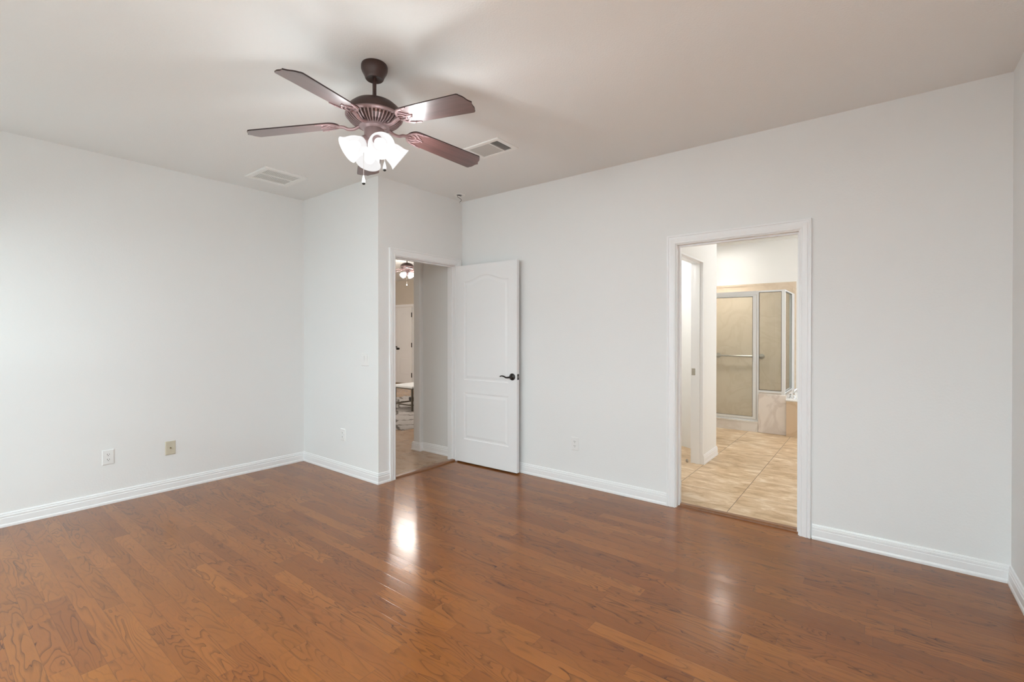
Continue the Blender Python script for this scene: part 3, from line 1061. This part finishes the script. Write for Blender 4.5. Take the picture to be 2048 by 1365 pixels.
def make_fan(name, label, loc, angles, lamp_angles, rod, scale=1.0, power=9.0, pcol=(1, 0.95, 0.92), group=None, chains=((0.056, 2.315, 2.108), (0.0535, 2.31, 2.178)), chain_pos=None, lamp_tilt=54):
    """geometry in root coordinates, z measured down from the ceiling. rod = length of the visible down rod"""
    root = empty(name, loc, label, 'ceiling fan')
    root.scale = (scale, scale, scale)
    zc = 0.0
    bm = bmesh.new()
    add_lathe(bm, [(0.064, zc - 0.0005), (0.067, zc - 0.008), (0.067, zc - 0.024), (0.063, zc - 0.036), (0.054, zc - 0.052), (0.049, zc - 0.062), (0.047, zc - 0.070), (0.043, zc - 0.075), (0.034, zc - 0.074), (0.016, zc - 0.066)], 48)
    obj('canopy', bm, M_bronze, root, 0.6)
    zt = -0.072 - rod                       # top of the motor
    bm = bmesh.new()
    add_tube(bm, [(0, 0, -0.06), (0, 0, zt - 0.02)], 0.0100, 20)
    obj('downrod', bm, M_bronze, root, 0.6)
    bm = bmesh.new()
    add_lathe(bm, [(0.018, zt + 0.002), (0.030, zt - 0.002), (0.070, zt - 0.010), (0.105, zt - 0.026), (0.128, zt - 0.046), (0.139, zt - 0.066), (0.142, zt - 0.080), (0.142, zt - 0.086)], 64)
    mh = obj('motor_housing', bm, M_bronze, root, 0.6)
    zm = zt - 0.086
    bm = bmesh.new()
    add_lathe(bm, [(0.142, zm), (0.145, zm - 0.003), (0.145, zm - 0.008), (0.139, zm - 0.013), (0.130, zm - 0.015), (0.128, zm - 0.010)], 64, cap=False)
    tag(obj('rim_band', bm, M_copper, root, 0.6), 'bright bronze rim band')
    bm = bmesh.new()
    add_lathe(bm, [(0.134, zm - 0.010), (0.122, zm - 0.025), (0.098, zm - 0.042), (0.068, zm - 0.052), (0.030, zm - 0.053)], 64, mi=0)
    for i in range(44):
        a = 2 * PI * i / 44
        ca, sa = math.cos(a), math.sin(a)
        pr = [(0.136, zm - 0.012), (0.125, zm - 0.027), (0.101, zm - 0.044), (0.072, zm - 0.054)]
        hw = 0.0032
        rings = []
        for r, z in pr:
            k = hw * (0.55 + 0.45 * r / 0.136)
            rings.append([bm.verts.new((ca * (r + o) - sa * t, sa * (r + o) + ca * t, z + zz)) for o, t, zz in ((-0.004, -k, 0.004), (0.002, -k, -0.002), (0.002, k, -0.002), (-0.004, k, 0.004))])
        for p, q in zip(rings, rings[1:]):
            for j in range(4):
                bm.faces.new((p[j], p[(j + 1) % 4], q[(j + 1) % 4], q[j])).material_index = 1
    add_lathe(bm, [(0.076, zm - 0.050), (0.076, zm - 0.057), (0.060, zm - 0.059), (0.058, zm - 0.052)], 48, mi=1, cap=False)
    tag(obj('vent_ring', bm, [M_bronze, M_copper], root), 'bronze underside with radial vent fins')
    zh = zm - 0.052
    bm = bmesh.new()
    add_lathe(bm, [(0.058, zh + 0.004), (0.062, zh - 0.006), (0.055, zh - 0.014), (0.050, zh - 0.018), (0.051, zh - 0.024), (0.052, zh - 0.030), (0.052, zh - 0.068), (0.049, zh - 0.076), (0.040, zh - 0.080)], 48)
    obj('switch_housing', bm, M_copper, root, 0.6)
    zf = zh - 0.080
    bm = bmesh.new()
    add_lathe(bm, [(0.040, zf + 0.002), (0.041, zf - 0.010), (0.034, zf - 0.030), (0.024, zf - 0.042), (0.017, zf - 0.048), (0.016, zf - 0.062), (0.010, zf - 0.066)], 32)
    for a in lamp_angles:
        a = math.radians(a)
        u = Vector((math.cos(a), math.sin(a), 0))
        add_tube(bm, spline([u * 0.028 + Vector((0, 0, zf - 0.012)), u * 0.045 + Vector((0, 0, zf - 0.004)), u * 0.058 + Vector((0, 0, zf - 0.012))], 5), 0.010, 12)
    obj('light_fitter', bm, M_copper, root, 0.6)
    # blades
    zb = 2.3630 - H if rod > 0.1 else zm - 0.082
    zbl = zm - 0.062 + 0.012 - 0.062 if rod <= 0.1 else 2.3630 - H
    for i, ang in enumerate(angles):
        a = math.radians(ang)
        if i == 0:
            bl0 = obj('blade', make_blade_mesh(), [M_blade, M_bedge], root)
            br0 = obj('blade_bracket', make_bracket_mesh((zm - 0.050) - zbl), M_iron, root, 0.7)
            tag(br0, 'bronze scrolled blade bracket')
            bl, br = bl0, br0
        else:
            bl, br = bl0.copy(), br0.copy()
            for o in (bl, br):
                o.parent = root
                C.objects.link(o)
        for o in (bl, br):
            o.location = (0, 0, zbl)
            o.rotation_euler = (0, 0, a)
    # lamps
    first = True
    for ang in lamp_angles:
        a = math.radians(ang)
        u = Vector((math.cos(a), math.sin(a), 0))
        d = (u * math.sin(math.radians(lamp_tilt)) + Vector((0, 0, -math.cos(math.radians(lamp_tilt))))).normalized()
        base = u * 0.050 + Vector((0, 0, zf - 0.004))
        rot = Vector((0, 0, 1)).rotation_difference(d).to_matrix().to_4x4()
        if first:
            bm = bmesh.new()
            # scalloped bell with wall thickness
            add_lathe(bm, SHADE + [(r - 0.003, z) for r, z in reversed(SHADE)], 48, cap=False)
            sh0 = tag(obj('lamp_shade', bm, M_shade, root, 0.8), 'lit frosted white glass bell shade')
            bm = bmesh.new()
            add_lathe(bm, BULB, 24)
            bu0 = tag(obj('bulb', bm, M_bulb, sh0, 1.2), 'glowing bulb')
            bm = bmesh.new()
            add_lathe(bm, [(0.020, -0.022), (0.026, -0.018), (0.027, 0.004), (0.022, 0.012), (0.012, 0.034)], 24)
            so0 = tag(obj('socket', bm, M_copper, sh0, 0.8), 'bronze socket cup')
            sh, first = sh0, False
        else:
            sh = sh0.copy()
            sh.parent = root
            C.objects.link(sh)
            for o0 in (bu0, so0):
                o = o0.copy()
                o.parent = sh
                C.objects.link(o)
        sh.matrix_local = Matrix.Translation(base) @ rot
        ld = bpy.data.lights.new('fan_bulb_light', 'POINT')
        ld.energy = power
        ld.color = pcol
        ld.shadow_soft_size = 0.03
        lo = bpy.data.objects.new('fan_bulb_light', ld)
        C.objects.link(lo)
        lo.location = Vector(loc) + (base + d * 0.118) * scale
    # pull chains
    for (cx_, cy_, z0, z1) in chain_pos:
        bm = bmesh.new()
        add_tube(bm, [(cx_, cy_, z0), (cx_, cy_, z1 + 0.045)], 0.0012, 6)
        ch = obj('pull_chain', bm, M_chain, root)
        bm = bmesh.new()
        mt = Matrix.Translation((cx_, cy_, z1))
        add_lathe(bm, [(0.003, 0.047), (0.0045, 0.040), (0.008, 0.026), (0.0095, 0.016), (0.009, 0.009)], 16, mt, 0)
        add_lathe(bm, [(0.0088, 0.009), (0.008, 0.003), (0.003, 0.0)], 16, mt, 1)
        tag(obj('pull_knob', bm, [M_pend, M_black], ch, 0.8), 'white teardrop pull with dark tip')
    return root


FXY = (1.4882, 2.0640)
make_fan('ceiling_fan', 'five-blade cherry and bronze ceiling fan with four lit glass shades hanging in the bedroom', (FXY[0], FXY[1], H),
         [58, 130, 202, 274, 346], [-112, 158, 68, -22], 0.108, 1.0, 7.5, (0.93, 0.98, 1.0),
         chain_pos=((1.454 - FXY[0], 2.110 - FXY[1], -0.385, 2.108 - H), (1.521 - FXY[0], 2.024 - FXY[1], -0.385, 2.178 - H)))
make_fan('ceiling_fan', 'small dark ceiling fan with lit shades, high inside the hall doorway view', (5.54, 6.725, H),
         [20, 92, 164, 236, 308], [-75, 195, 105, 15], 0.06, 0.84, 24.0, (1, 0.93, 0.86),
         chain_pos=((-0.03, -0.03, -0.32, -0.64),))

# ------------------------------------------------------------------ hall and living room
struct(boxes('wall_hall', [(3.600, XA + T, YD + T, 4.09, 0, H)], M_hall), 'grey white hall wall just inside the hall doorway', 'wall')
bm = bmesh.new()
add_box(bm, 3.555, 8.3, 4.09, 4.21, 0, H)
es = [e for e in bm.edges if all(abs(v.co.x - 3.555) < 1e-4 for v in e.verts) and abs(e.verts[0].co.z - e.verts[1].co.z) > 1]
bmesh.ops.bevel(bm, geom=es, offset=0.018, segments=4, affect='EDGES', profile=0.5)
struct(obj('wall_living_right', bm, M_hall, None, 0.6), 'end of the grey white wall where the hall opens to the living room', 'wall')
struct(boxes('wall_living_far', [(8.1, 8.3, 4.21, 11.2, 0, H)], M_liv), 'tan far wall of the living room around the double doors', 'wall')
struct(boxes('wall_living_left', [(XJ, XJ + T, YB + T, 11.2, 0, H)], M_liv), 'living room wall left of the doorway view', 'wall')
struct(boxes('wall_living_back', [(XJ + T, 8.1, 11.08, 11.2, 0, H)], M_liv), 'living room wall at the far left end', 'wall')
baseboard('baseboard_hall', (3.600, YD + T), (3.600, 4.09), (-1, 0), 0, -1, 'white baseboard on the hall wall')
bm = bmesh.new()
rings = []
for px, py, dx, dy in ((3.600, 4.09, 0, -1), (3.555, 4.09, -1, -1), (3.555, 4.21, -1, 1), (4.2, 4.21, 0, 1)):
    rings.append([bm.verts.new((px + dx * v, py + dy * v, z)) for v, z in BASE])
for a, b in zip(rings, rings[1:]):
    for i in range(len(BASE)):
        bm.faces.new((a[i], a[(i + 1) % len(BASE)], b[(i + 1) % len(BASE)], b[i]))
bm.faces.new(rings[0])
bm.faces.new(rings[-1])
struct(obj('baseboard_living', bm, M_trim), 'white baseboard wrapping the wall end at the living room', 'baseboard')

# double doors in the far wall
def far_door(nm, hinge_y, s, label):
    f = lambda u, z, w: (8.085 - 0.02 + w, hinge_y + s * u, z)
    pan = [arch_panel(0.13, 0.49, 0.84, 1.80, 1.88), rect_panel(0.13, 0.49, 0.22, 0.70)]
    o = struct(obj(nm, panel_door_mesh(0.60, 0.02, 2.03, 0.03, pan, f), M_door), label, 'door')
    for z in (0.24, 1.03, 1.82):
        bm = bmesh.new()
        add_tube(bm, [f(-0.002, z - 0.06, -0.006), f(-0.002, z + 0.06, -0.006)], 0.012, 8)
        tag(obj('hinge', bm, M_black, o), 'dark hinge')
    bm = bmesh.new()
    rot = Vector((0, 0, 1)).rotation_difference(Vector((-1, 0, 0))).to_matrix().to_4x4()
    add_lathe(bm, [(0.030, 0.0), (0.030, 0.006), (0.012, 0.012), (0.012, 0.030), (0.028, 0.040), (0.033, 0.052), (0.028, 0.064), (0.010, 0.068)], 20, Matrix.Translation(Vector(f(0.525, 0.925, 0))) @ rot)
    tag(obj('door_knob', bm, M_black, o, 0.8), 'dark round knob')
    return o
far_door('door_2', 9.605, 1, 'right leaf of the white double doors at the far end of the living room')
d3 = far_door('door_3', 10.811, -1, 'left leaf of the far white double doors, mostly hidden by the doorway edge')
bm = bmesh.new()
add_box(bm, 8.045, 8.066, 10.195, 10.36, 0.955, 0.985)
tag(obj('slide_bolt', bm, M_black, d3), 'dark slide bolt')
bm = bmesh.new()
fr = lambda a, z, v: (8.1 - v, a, z)
sweep_frame(bm, [(0, 0), (0, 0.012), (0.02, 0.016), (0.05, 0.02), (0.064, 0.02), (0.066, 0)], [(9.598, 0, -1, 0), (9.598, 2.04, -1, 1), (10.818, 2.04, 1, 1), (10.818, 0, 1, 0)], fr)
struct(obj('trim_5', bm, M_trim), 'white casing around the far double doors', 'door trim')

# shaggy rug
bm = bmesh.new()
rx0, rx1, ry0, ry1 = 4.15, 6.65, 5.13, 7.9
nx, ny = 60, 66
rv = random.Random(7)
grid = []
for i in range(nx + 1):
    row = []
    for j in range(ny + 1):
        x = rx0 + (rx1 - rx0) * i / nx
        y = ry0 + (ry1 - ry0) * j / ny
        edge = min(i, nx - i, j, ny - j)
        if edge == 0:
            row.append(bm.verts.new((x + rv.uniform(-0.012, 0.012), y + rv.uniform(-0.012, 0.012), 0.001)))
        else:
            row.append(bm.verts.new((x, y, 0.012 + rv.uniform(-0.005, 0.006))))
    grid.append(row)
for i in range(nx):
    for j in range(ny):
        bm.faces.new((grid[i][j], grid[i + 1][j], grid[i + 1][j + 1], grid[i][j + 1]))
tag(obj('area_rug', bm, M_rug, None, 3.0), 'shaggy grey rug with dark irregular lines on the living room tile', 'rug')

# coffee table
ct = empty('coffee_table', (5.22, 6.205, 0.0185), 'white topped coffee table with slim metal legs on the shaggy rug', 'table')
boxes('tabletop', [(-0.02, 1.15, -0.02, 0.56, 0.385, 0.414)], M_tabletop, ct, 0.002)
for x in (0.0, 1.12):
    for y in (0.0, 0.45):
        boxes('leg', [(x - 0.013, x + 0.013, y - 0.013, y + 0.013, 0.0, 0.385)], M_tleg, ct)
boxes('lower_frame', [(-0.009, 0.009, 0.013, 0.437, 0.085, 0.105), (1.111, 1.129, 0.013, 0.437, 0.085, 0.105), (0.013, 1.107, -0.009, 0.009, 0.085, 0.105), (0.013, 1.107, 0.441, 0.459, 0.085, 0.105)], M_tleg, ct)
boxes('top_frame', [(-0.009, 0.009, 0.013, 0.437, 0.365, 0.385), (0.013, 1.107, -0.009, 0.009, 0.365, 0.385), (0.013, 1.107, 0.441, 0.459, 0.365, 0.385), (1.111, 1.129, 0.013, 0.437, 0.365, 0.385)], M_tleg, ct)
bm = bmesh.new()
add_box(bm, 6.02, 6.24, 6.93, 7.26, 0.022, 0.085, bev=0.008, seg=2)
tag(obj('black_box', bm, M_black_box), 'low black box on the rug behind the coffee table', 'box')

# ------------------------------------------------------------------ bathroom
XB = 7.96                                    # shower back wall face
struct(boxes('wall_bath_front', [(XA, XA + T, -1.4, YR - T, 0, H)], M_bath), 'bathroom wall beside the doorway, out of sight', 'wall')
struct(boxes('wall_bath_back', [(XB, 8.3, -1.4, 4.09, 0, H)], M_bath), 'white wall above the tan shower surround', 'wall')
struct(boxes('wall_bath_right', [(XA + T, 5.9, -1.4, -1.28, 0, H), (7.3, XB, -1.4, -1.28, 0, H), (5.9, 7.3, -1.4, -1.28, 0, 1.0), (5.9, 7.3, -1.4, -1.28, 2.15, H)], M_bath),
       'white bathroom wall with the window, out of sight to the right', 'wall')
bm = bmesh.new()
for q in ((5.9, 5.95, 1.0, 2.15), (7.25, 7.3, 1.0, 2.15), (5.95, 7.25, 1.0, 1.05), (5.95, 7.25, 2.10, 2.15)):
    add_box(bm, q[0], q[1], -1.36, -1.31, q[2], q[3])
w3 = struct(obj('window_4', bm, M_trim), 'unseen bathroom window above the tub, added to let light in', 'window')  # unseen window added to bring light into the bathroom
boxes('pane', [(5.95, 7.25, -1.338, -1.333, 1.05, 2.10)], M_winpane, w3)
# partition with the toilet room opening
PY, PT = 1.400, 0.120
PX0, PX1, PZ = 4.15, 4.952, 2.055
struct(boxes('wall_bath_partition', [(XA + T, PX0 - 0.017, PY, PY + PT, 0, H), (PX1 + 0.017, 5.455, PY, PY + PT, 0, H), (PX0 - 0.017, PX1 + 0.017, PY, PY + PT, PZ + 0.017, H)], M_bath),
       'white partition end just inside the bathroom on the left', 'wall')
fr = lambda a, z, v: (a, PY - v, z)
bm = bmesh.new()
cn = [(PX0, 0, -1, 0), (PX0, PZ, -1, 1), (PX1, PZ, 1, 1), (PX1, 0, 1, 0)]
sweep_frame(bm, [(0, 0.0), (0.017, 0.0), (0.017, -PT), (0, -PT)], cn, fr)
tj = struct(obj('trim_6', bm, M_trim), 'white jamb of the inner opening in the bathroom partition', 'door trim')
bm = bmesh.new()
sweep_frame(bm, [(0, -0.030), (-0.011, -0.030), (-0.011, -0.070), (0, -0.070)], cn, fr)
obj('stop', bm, M_trim, tj)
bm = bmesh.new()
add_box(bm, PX1 - 0.0025, PX1 - 0.0005, PY + 0.076, PY + 0.112, 0.905, 0.975)
add_box(bm, PX1 - 0.006, PX1 - 0.0025, PY + 0.084, PY + 0.100, 0.925, 0.955)
tag(obj('strike_plate', bm, M_nickel, tj), 'nickel strike plate')
bm = bmesh.new()
rings = []
for px, py, dx, dy in ((PX1 + 0.002, PY, 0, -1), (5.455, PY, 1, -1), (5.455, PY + PT, 1, 1), (5.2, PY + PT, 0, 1)):
    rings.append([bm.verts.new((px + dx * v, py + dy * v, z)) for v, z in BASE])
for a, b in zip(rings, rings[1:]):
    for i in range(len(BASE)):
        bm.faces.new((a[i], a[(i + 1) % len(BASE)], b[(i + 1) % len(BASE)], b[i]))
bm.faces.new(rings[0])
bm.faces.new(rings[-1])
struct(obj('baseboard_bath', bm, M_trim), 'white baseboard on the bathroom partition end', 'baseboard')
# toilet room beyond: side wall of the shower and a slanted wall
def slab_wall(name, p, q, th, label, m):
    p, q = Vector(p), Vector(q)
    d = (q - p).normalized()
    n = Vector((-d.y, d.x))
    bm = bmesh.new()
    pts = [p, q, q + n * th, p + n * th]
    a = [bm.verts.new((v.x, v.y, 0)) for v in pts]
    b = [bm.verts.new((v.x, v.y, H)) for v in pts]
    bm.faces.new(a)
    bm.faces.new(b)
    for i in range(4):
        bm.faces.new((a[i], a[(i + 1) % 4], b[(i + 1) % 4], b[i]))
    return struct(obj(name, bm, m), label, 'wall')
slab_wall('wall_closet', (5.62, 1.62), (6.10, 2.45), 0.10, 'white wall glimpsed through the inner bathroom opening', M_bath)
baseboard('baseboard_closet', (5.62 , 1.62), (6.10, 2.45), (-0.866, 0.500), 0, 0, 'white baseboard glimpsed through the inner bathroom opening')
struct(boxes('wall_bath_left', [(XA + T, XB, 2.60, 2.70, 0, H)], M_bath), 'white wall closing the bathroom on the left', 'wall')
bm = bmesh.new()
add_tube(bm, [(4.93, PY + PT + 0.03, 0.012), (4.99, PY + PT + 0.05, 0.012)], 0.011, 10)
tag(obj('door_stop', bm, M_nickel, None, 0.8), 'small metal door stop on the tile by the partition jamb', 'door stop')

# shower surround (tan marble panels on the back wall) and its side
sx = 7.05
struct(boxes('trim_7', [(XB - 0.012, XB, 0.985, 2.60, 0, 2.062)], M_marble), 'tan marble shower back panel', 'shower wall')
struct(boxes('trim_8', [(XB - 0.020, XB, 0.940, 2.60, 2.062, 2.092), (XB - 0.020, XB, 0.940, 0.985, 0.53, 2.062)], M_marble), 'tan marble border strip around the shower panel', 'shower wall')
struct(boxes('wall_shower_left', [(sx - 0.02, XB, 2.45, 2.60, 0, 2.09)], M_marble), 'tan marble left side of the shower, hidden by the partition', 'wall')
struct(boxes('floor_shower', [(sx + 0.10, XB - 0.012, 0.97, 2.45, 0.0, 0.05)], M_curb), 'pale shower pan', 'floor')
struct(boxes('trim_9', [(sx - 0.015, sx + 0.10, 1.275, 2.45, 0.0, 0.125), (sx - 0.025, sx + 0.11, 1.272, 2.45, 0.125, 0.142)], M_curb), 'low pale shower curb on the tile floor', 'curb')
struct(boxes('wall_knee', [(sx - 0.02, sx + 0.10, 0.938, 1.272, 0, 0.524)], M_marble2, None, 0.004), 'pale marble knee wall under the fixed shower pane', 'wall')
struct(boxes('wall_knee_side', [(sx + 0.10, XB - 0.02, 0.938, 1.03, 0, 0.524)], M_marble2, None, 0.002), 'pale marble ledge between shower and tub', 'wall')

sh = empty('shower_enclosure', (sx, 1.30, 0.142), 'white framed glass shower enclosure with door and fixed panes', 'shower')
def sbox(nm, lst, m, parent=sh, lab=None, bev=0.0):
    o = boxes(nm, [(a - sx, b - sx, c - 1.30, d - 1.30, e - 0.142, f - 0.142) for a, b, c, d, e, f in lst], m, parent, bev)
    if lab:
        tag(o, lab)
    return o
F0, F1 = sx + 0.005, sx + 0.040
sbox('frame', [(F0, F1, 1.268, 1.293, 0.142, 1.912),                       # post between door and pane
               (F0, F1, 1.293, 2.45, 1.862, 1.912),                        # header
               (F0, F1, 1.293, 2.45, 0.142, 0.162),                        # sill
               (F0, F1, 0.998, 1.268, 1.888, 1.912), (F0, F1, 0.998, 1.268, 0.540, 0.572),
               (sx - 0.005, F1, 0.958, 0.998, 0.524, 1.912),               # corner post
               (F1, 7.70, 0.962, 0.990, 1.888, 1.912), (F1, 7.70, 0.962, 0.990, 0.540, 0.566),
               (7.68, XB - 0.02, 0.960, 0.992, 0.524, 1.912)], M_alu, lab='white aluminium frame')
dr = sbox('door', [(F0 - 0.006, F1 - 0.008, 1.300, 1.342, 0.170, 1.858), (F0 - 0.006, F1 - 0.008, 2.39, 2.43, 0.170, 1.858),
                   (F0 - 0.006, F1 - 0.008, 1.342, 2.39, 1.838, 1.858), (F0 - 0.006, F1 - 0.008, 1.342, 2.39, 0.170, 0.200)], M_alu, lab='white framed glass door')
sbox('pane', [(sx + 0.016, sx + 0.021, 1.342, 2.39, 0.200, 1.838)], M_pane, dr)
gk = lambda a, b, c, d: [(sx + 0.003, sx + 0.006, a, b, d - 0.007, d), (sx + 0.003, sx + 0.006, a, b, c, c + 0.007), (sx + 0.003, sx + 0.006, a, a + 0.006, c, d), (sx + 0.003, sx + 0.006, b - 0.006, b, c, d)]
sbox('gasket', [(sx - 0.0035, sx - 0.0005, 1.342, 2.39, 1.832, 1.838), (sx - 0.0035, sx - 0.0005, 1.342, 2.39, 0.200, 0.204), (sx - 0.0035, sx - 0.0005, 1.342, 1.346, 0.2, 1.838)], M_gasket, dr, 'thin dark gasket')
sbox('pull_handle', [(F0 - 0.022, F0 - 0.006, 1.312, 1.330, 0.945, 1.105)], M_alu, dr)
sbox('pane', [(sx + 0.016, sx + 0.021, 0.998, 1.268, 0.572, 1.888)], M_pane)
sbox('gasket', gk(0.998, 1.268, 0.570, 1.890), M_gasket, lab='thin dark gasket')
sbox('pane', [(F1, 7.68, 0.974, 0.979, 0.566, 1.888)], M_pane)
yg = 0.9605
sbox('gasket', [(F1, 7.69, yg, yg + 0.002, 1.884, 1.894), (F1, 7.69, yg, yg + 0.002, 0.560, 0.568), (7.66, 7.69, yg, yg + 0.002, 0.56, 1.89)], M_gasket, lab='thin dark gasket')

# bar on the shower back wall
gb = empty('grab_bar', (XB - 0.012, 1.39, 0.985), 'metal grab bar across the tan shower back wall', 'grab bar')
bm = bmesh.new()
add_tube(bm, spline([(-0.002, 0.0, 0), (-0.04, 0.0, 0), (-0.055, 0.02, 0), (-0.055, 0.60, 0), (-0.04, 0.62, 0), (-0.002, 0.62, 0)], 6), 0.0125, 14)
obj('bar', bm, M_nickel, gb, 0.8)
rot = Vector((0, 0, 1)).rotation_difference(Vector((-1, 0, 0))).to_matrix().to_4x4()
for y in (0.0, 0.62):
    bm = bmesh.new()
    add_lathe(bm, [(0.040, 0.0), (0.040, 0.008), (0.030, 0.012), (0.014, 0.014)], 24, Matrix.Translation((0, y, 0)) @ rot)
    obj('flange', bm, M_nickel, gb, 0.8)

# tub to the right of the knee wall
tb = empty('bathtub', (6.985, 0.1, 0), 'white bathtub rim with tan marble apron beside the shower', 'bathtub')
boxes('apron', [(0.0, 0.03, -1.3, 0.835, 0, 0.455)], M_marble3, tb)
tag(tb.children[0], 'tan marble apron')
bm = bmesh.new()
add_box(bm, -0.006, 0.16, -1.3, 0.838, 0.455, 0.482, bev=0.006, seg=2)
add_box(bm, 0.78, 0.95, -1.3, 0.838, 0.455, 0.482, bev=0.006, seg=2)
add_box(bm, 0.16, 0.78, 0.58, 0.838, 0.455, 0.482, bev=0.006, seg=2)
obj('rim', bm, M_tubw, tb)
bm = bmesh.new()
prof = [(0.0, 0.47), (0.02, 0.40), (0.05, 0.20), (0.12, 0.10)]
rings = []
for d, z in prof:
    rings.append([bm.verts.new(p) for p in ((0.16 + d, -1.28 + d, z), (0.78 - d, -1.28 + d, z), (0.78 - d, 0.58 - d, z), (0.16 + d, 0.58 - d, z))])
for a, b in zip(rings, rings[1:]):
    for i in range(4):
        bm.faces.new((a[i], a[(i + 1) % 4], b[(i + 1) % 4], b[i]))
bm.faces.new(rings[-1])
obj('basin', bm, M_tubw, tb)
fa = empty('tub_faucet', (7.10, 0.86, 0.482), 'chrome faucet on the white tub rim beside the shower', 'faucet')
bm = bmesh.new()
add_lathe(bm, [(0.026, 0.0), (0.026, 0.008), (0.018, 0.016), (0.016, 0.05)], 20)
add_tube(bm, spline([(0, 0, 0.04), (0, 0, 0.095), (0.03, -0.02, 0.125), (0.08, -0.06, 0.120), (0.10, -0.075, 0.095)], 6), 0.012, 12)
obj('spout', bm, M_chrome, fa, 0.8)
for (x, y) in ((0.05, 0.045), (-0.02, -0.085)):
    bm = bmesh.new()
    mt = Matrix.Translation((x, y, 0))
    add_lathe(bm, [(0.022, 0.0), (0.022, 0.008), (0.014, 0.014), (0.013, 0.04), (0.017, 0.05), (0.008, 0.055)], 20, mt)
    add_tube(bm, [(x - 0.03, y, 0.048), (x + 0.03, y, 0.048)], 0.006, 10)
    obj('faucet_handle', bm, M_chrome, fa, 0.8)

# bathroom lamps: two unseen dome lights added for brightness, then the recessed shower light
def dome_light(nm, loc, r, power, label, col=(1, 0.985, 0.965)):
    bm = bmesh.new()
    add_lathe(bm, [(r * 1.08, 0.0), (r * 1.08, -0.018), (r * 0.98, -0.022)], 32)
    root = tag(obj(nm, bm, M_alu, None, 0.6, loc), label, 'light')
    bm = bmesh.new()
    add_lathe(bm, [(r * 0.97, -0.020), (r * 0.85, -0.045), (r * 0.5, -0.068), (r * 0.1, -0.075)], 32)
    obj('diffuser', bm, M_dome, root, 1.2)
    ld = bpy.data.lights.new('dome_fill', 'POINT')
    ld.energy = power
    ld.color = col
    ld.shadow_soft_size = 0.12
    lo = bpy.data.objects.new('dome_fill', ld)
    C.objects.link(lo)
    lo.location = (loc[0], loc[1], loc[2] - 0.22)
    return root

dome_light('added_ceiling_light', (5.6, 0.15, H), 0.17, 19, 'round lit ceiling lamp added out of sight to brighten the bathroom')
dome_light('added_ceiling_light', (4.75, 2.15, H), 0.12, 24, 'small lit ceiling lamp added unseen to brighten the inner bathroom opening')
rl = empty('recessed_light', (7.42, 1.86, H), 'round recessed ceiling light over the glass shower', 'light')
bm = bmesh.new()
add_lathe(bm, [(0.095, -0.0005), (0.095, -0.006), (0.075, -0.009), (0.072, -0.002)], 32, cap=False)
obj('trim_ring', bm, M_ventw, rl, 0.6)
bm = bmesh.new()
add_lathe(bm, [(0.074, -0.0012), (0.070, -0.006), (0.03, -0.009)], 32)
obj('lens', bm, emit_mat('lit_lens', (1, 0.97, 0.92), 120.0), rl, 0.8)

ld = bpy.data.lights.new('shower_lamp', 'SPOT')
ld.energy = 120
ld.spot_size = math.radians(104)
ld.spot_blend = 0.9
ld.color = (1, 0.97, 0.92)
ld.shadow_soft_size = 0.07
lo = bpy.data.objects.new('shower_lamp', ld)
C.objects.link(lo)
lo.location = (7.42, 1.86, H - 0.012)
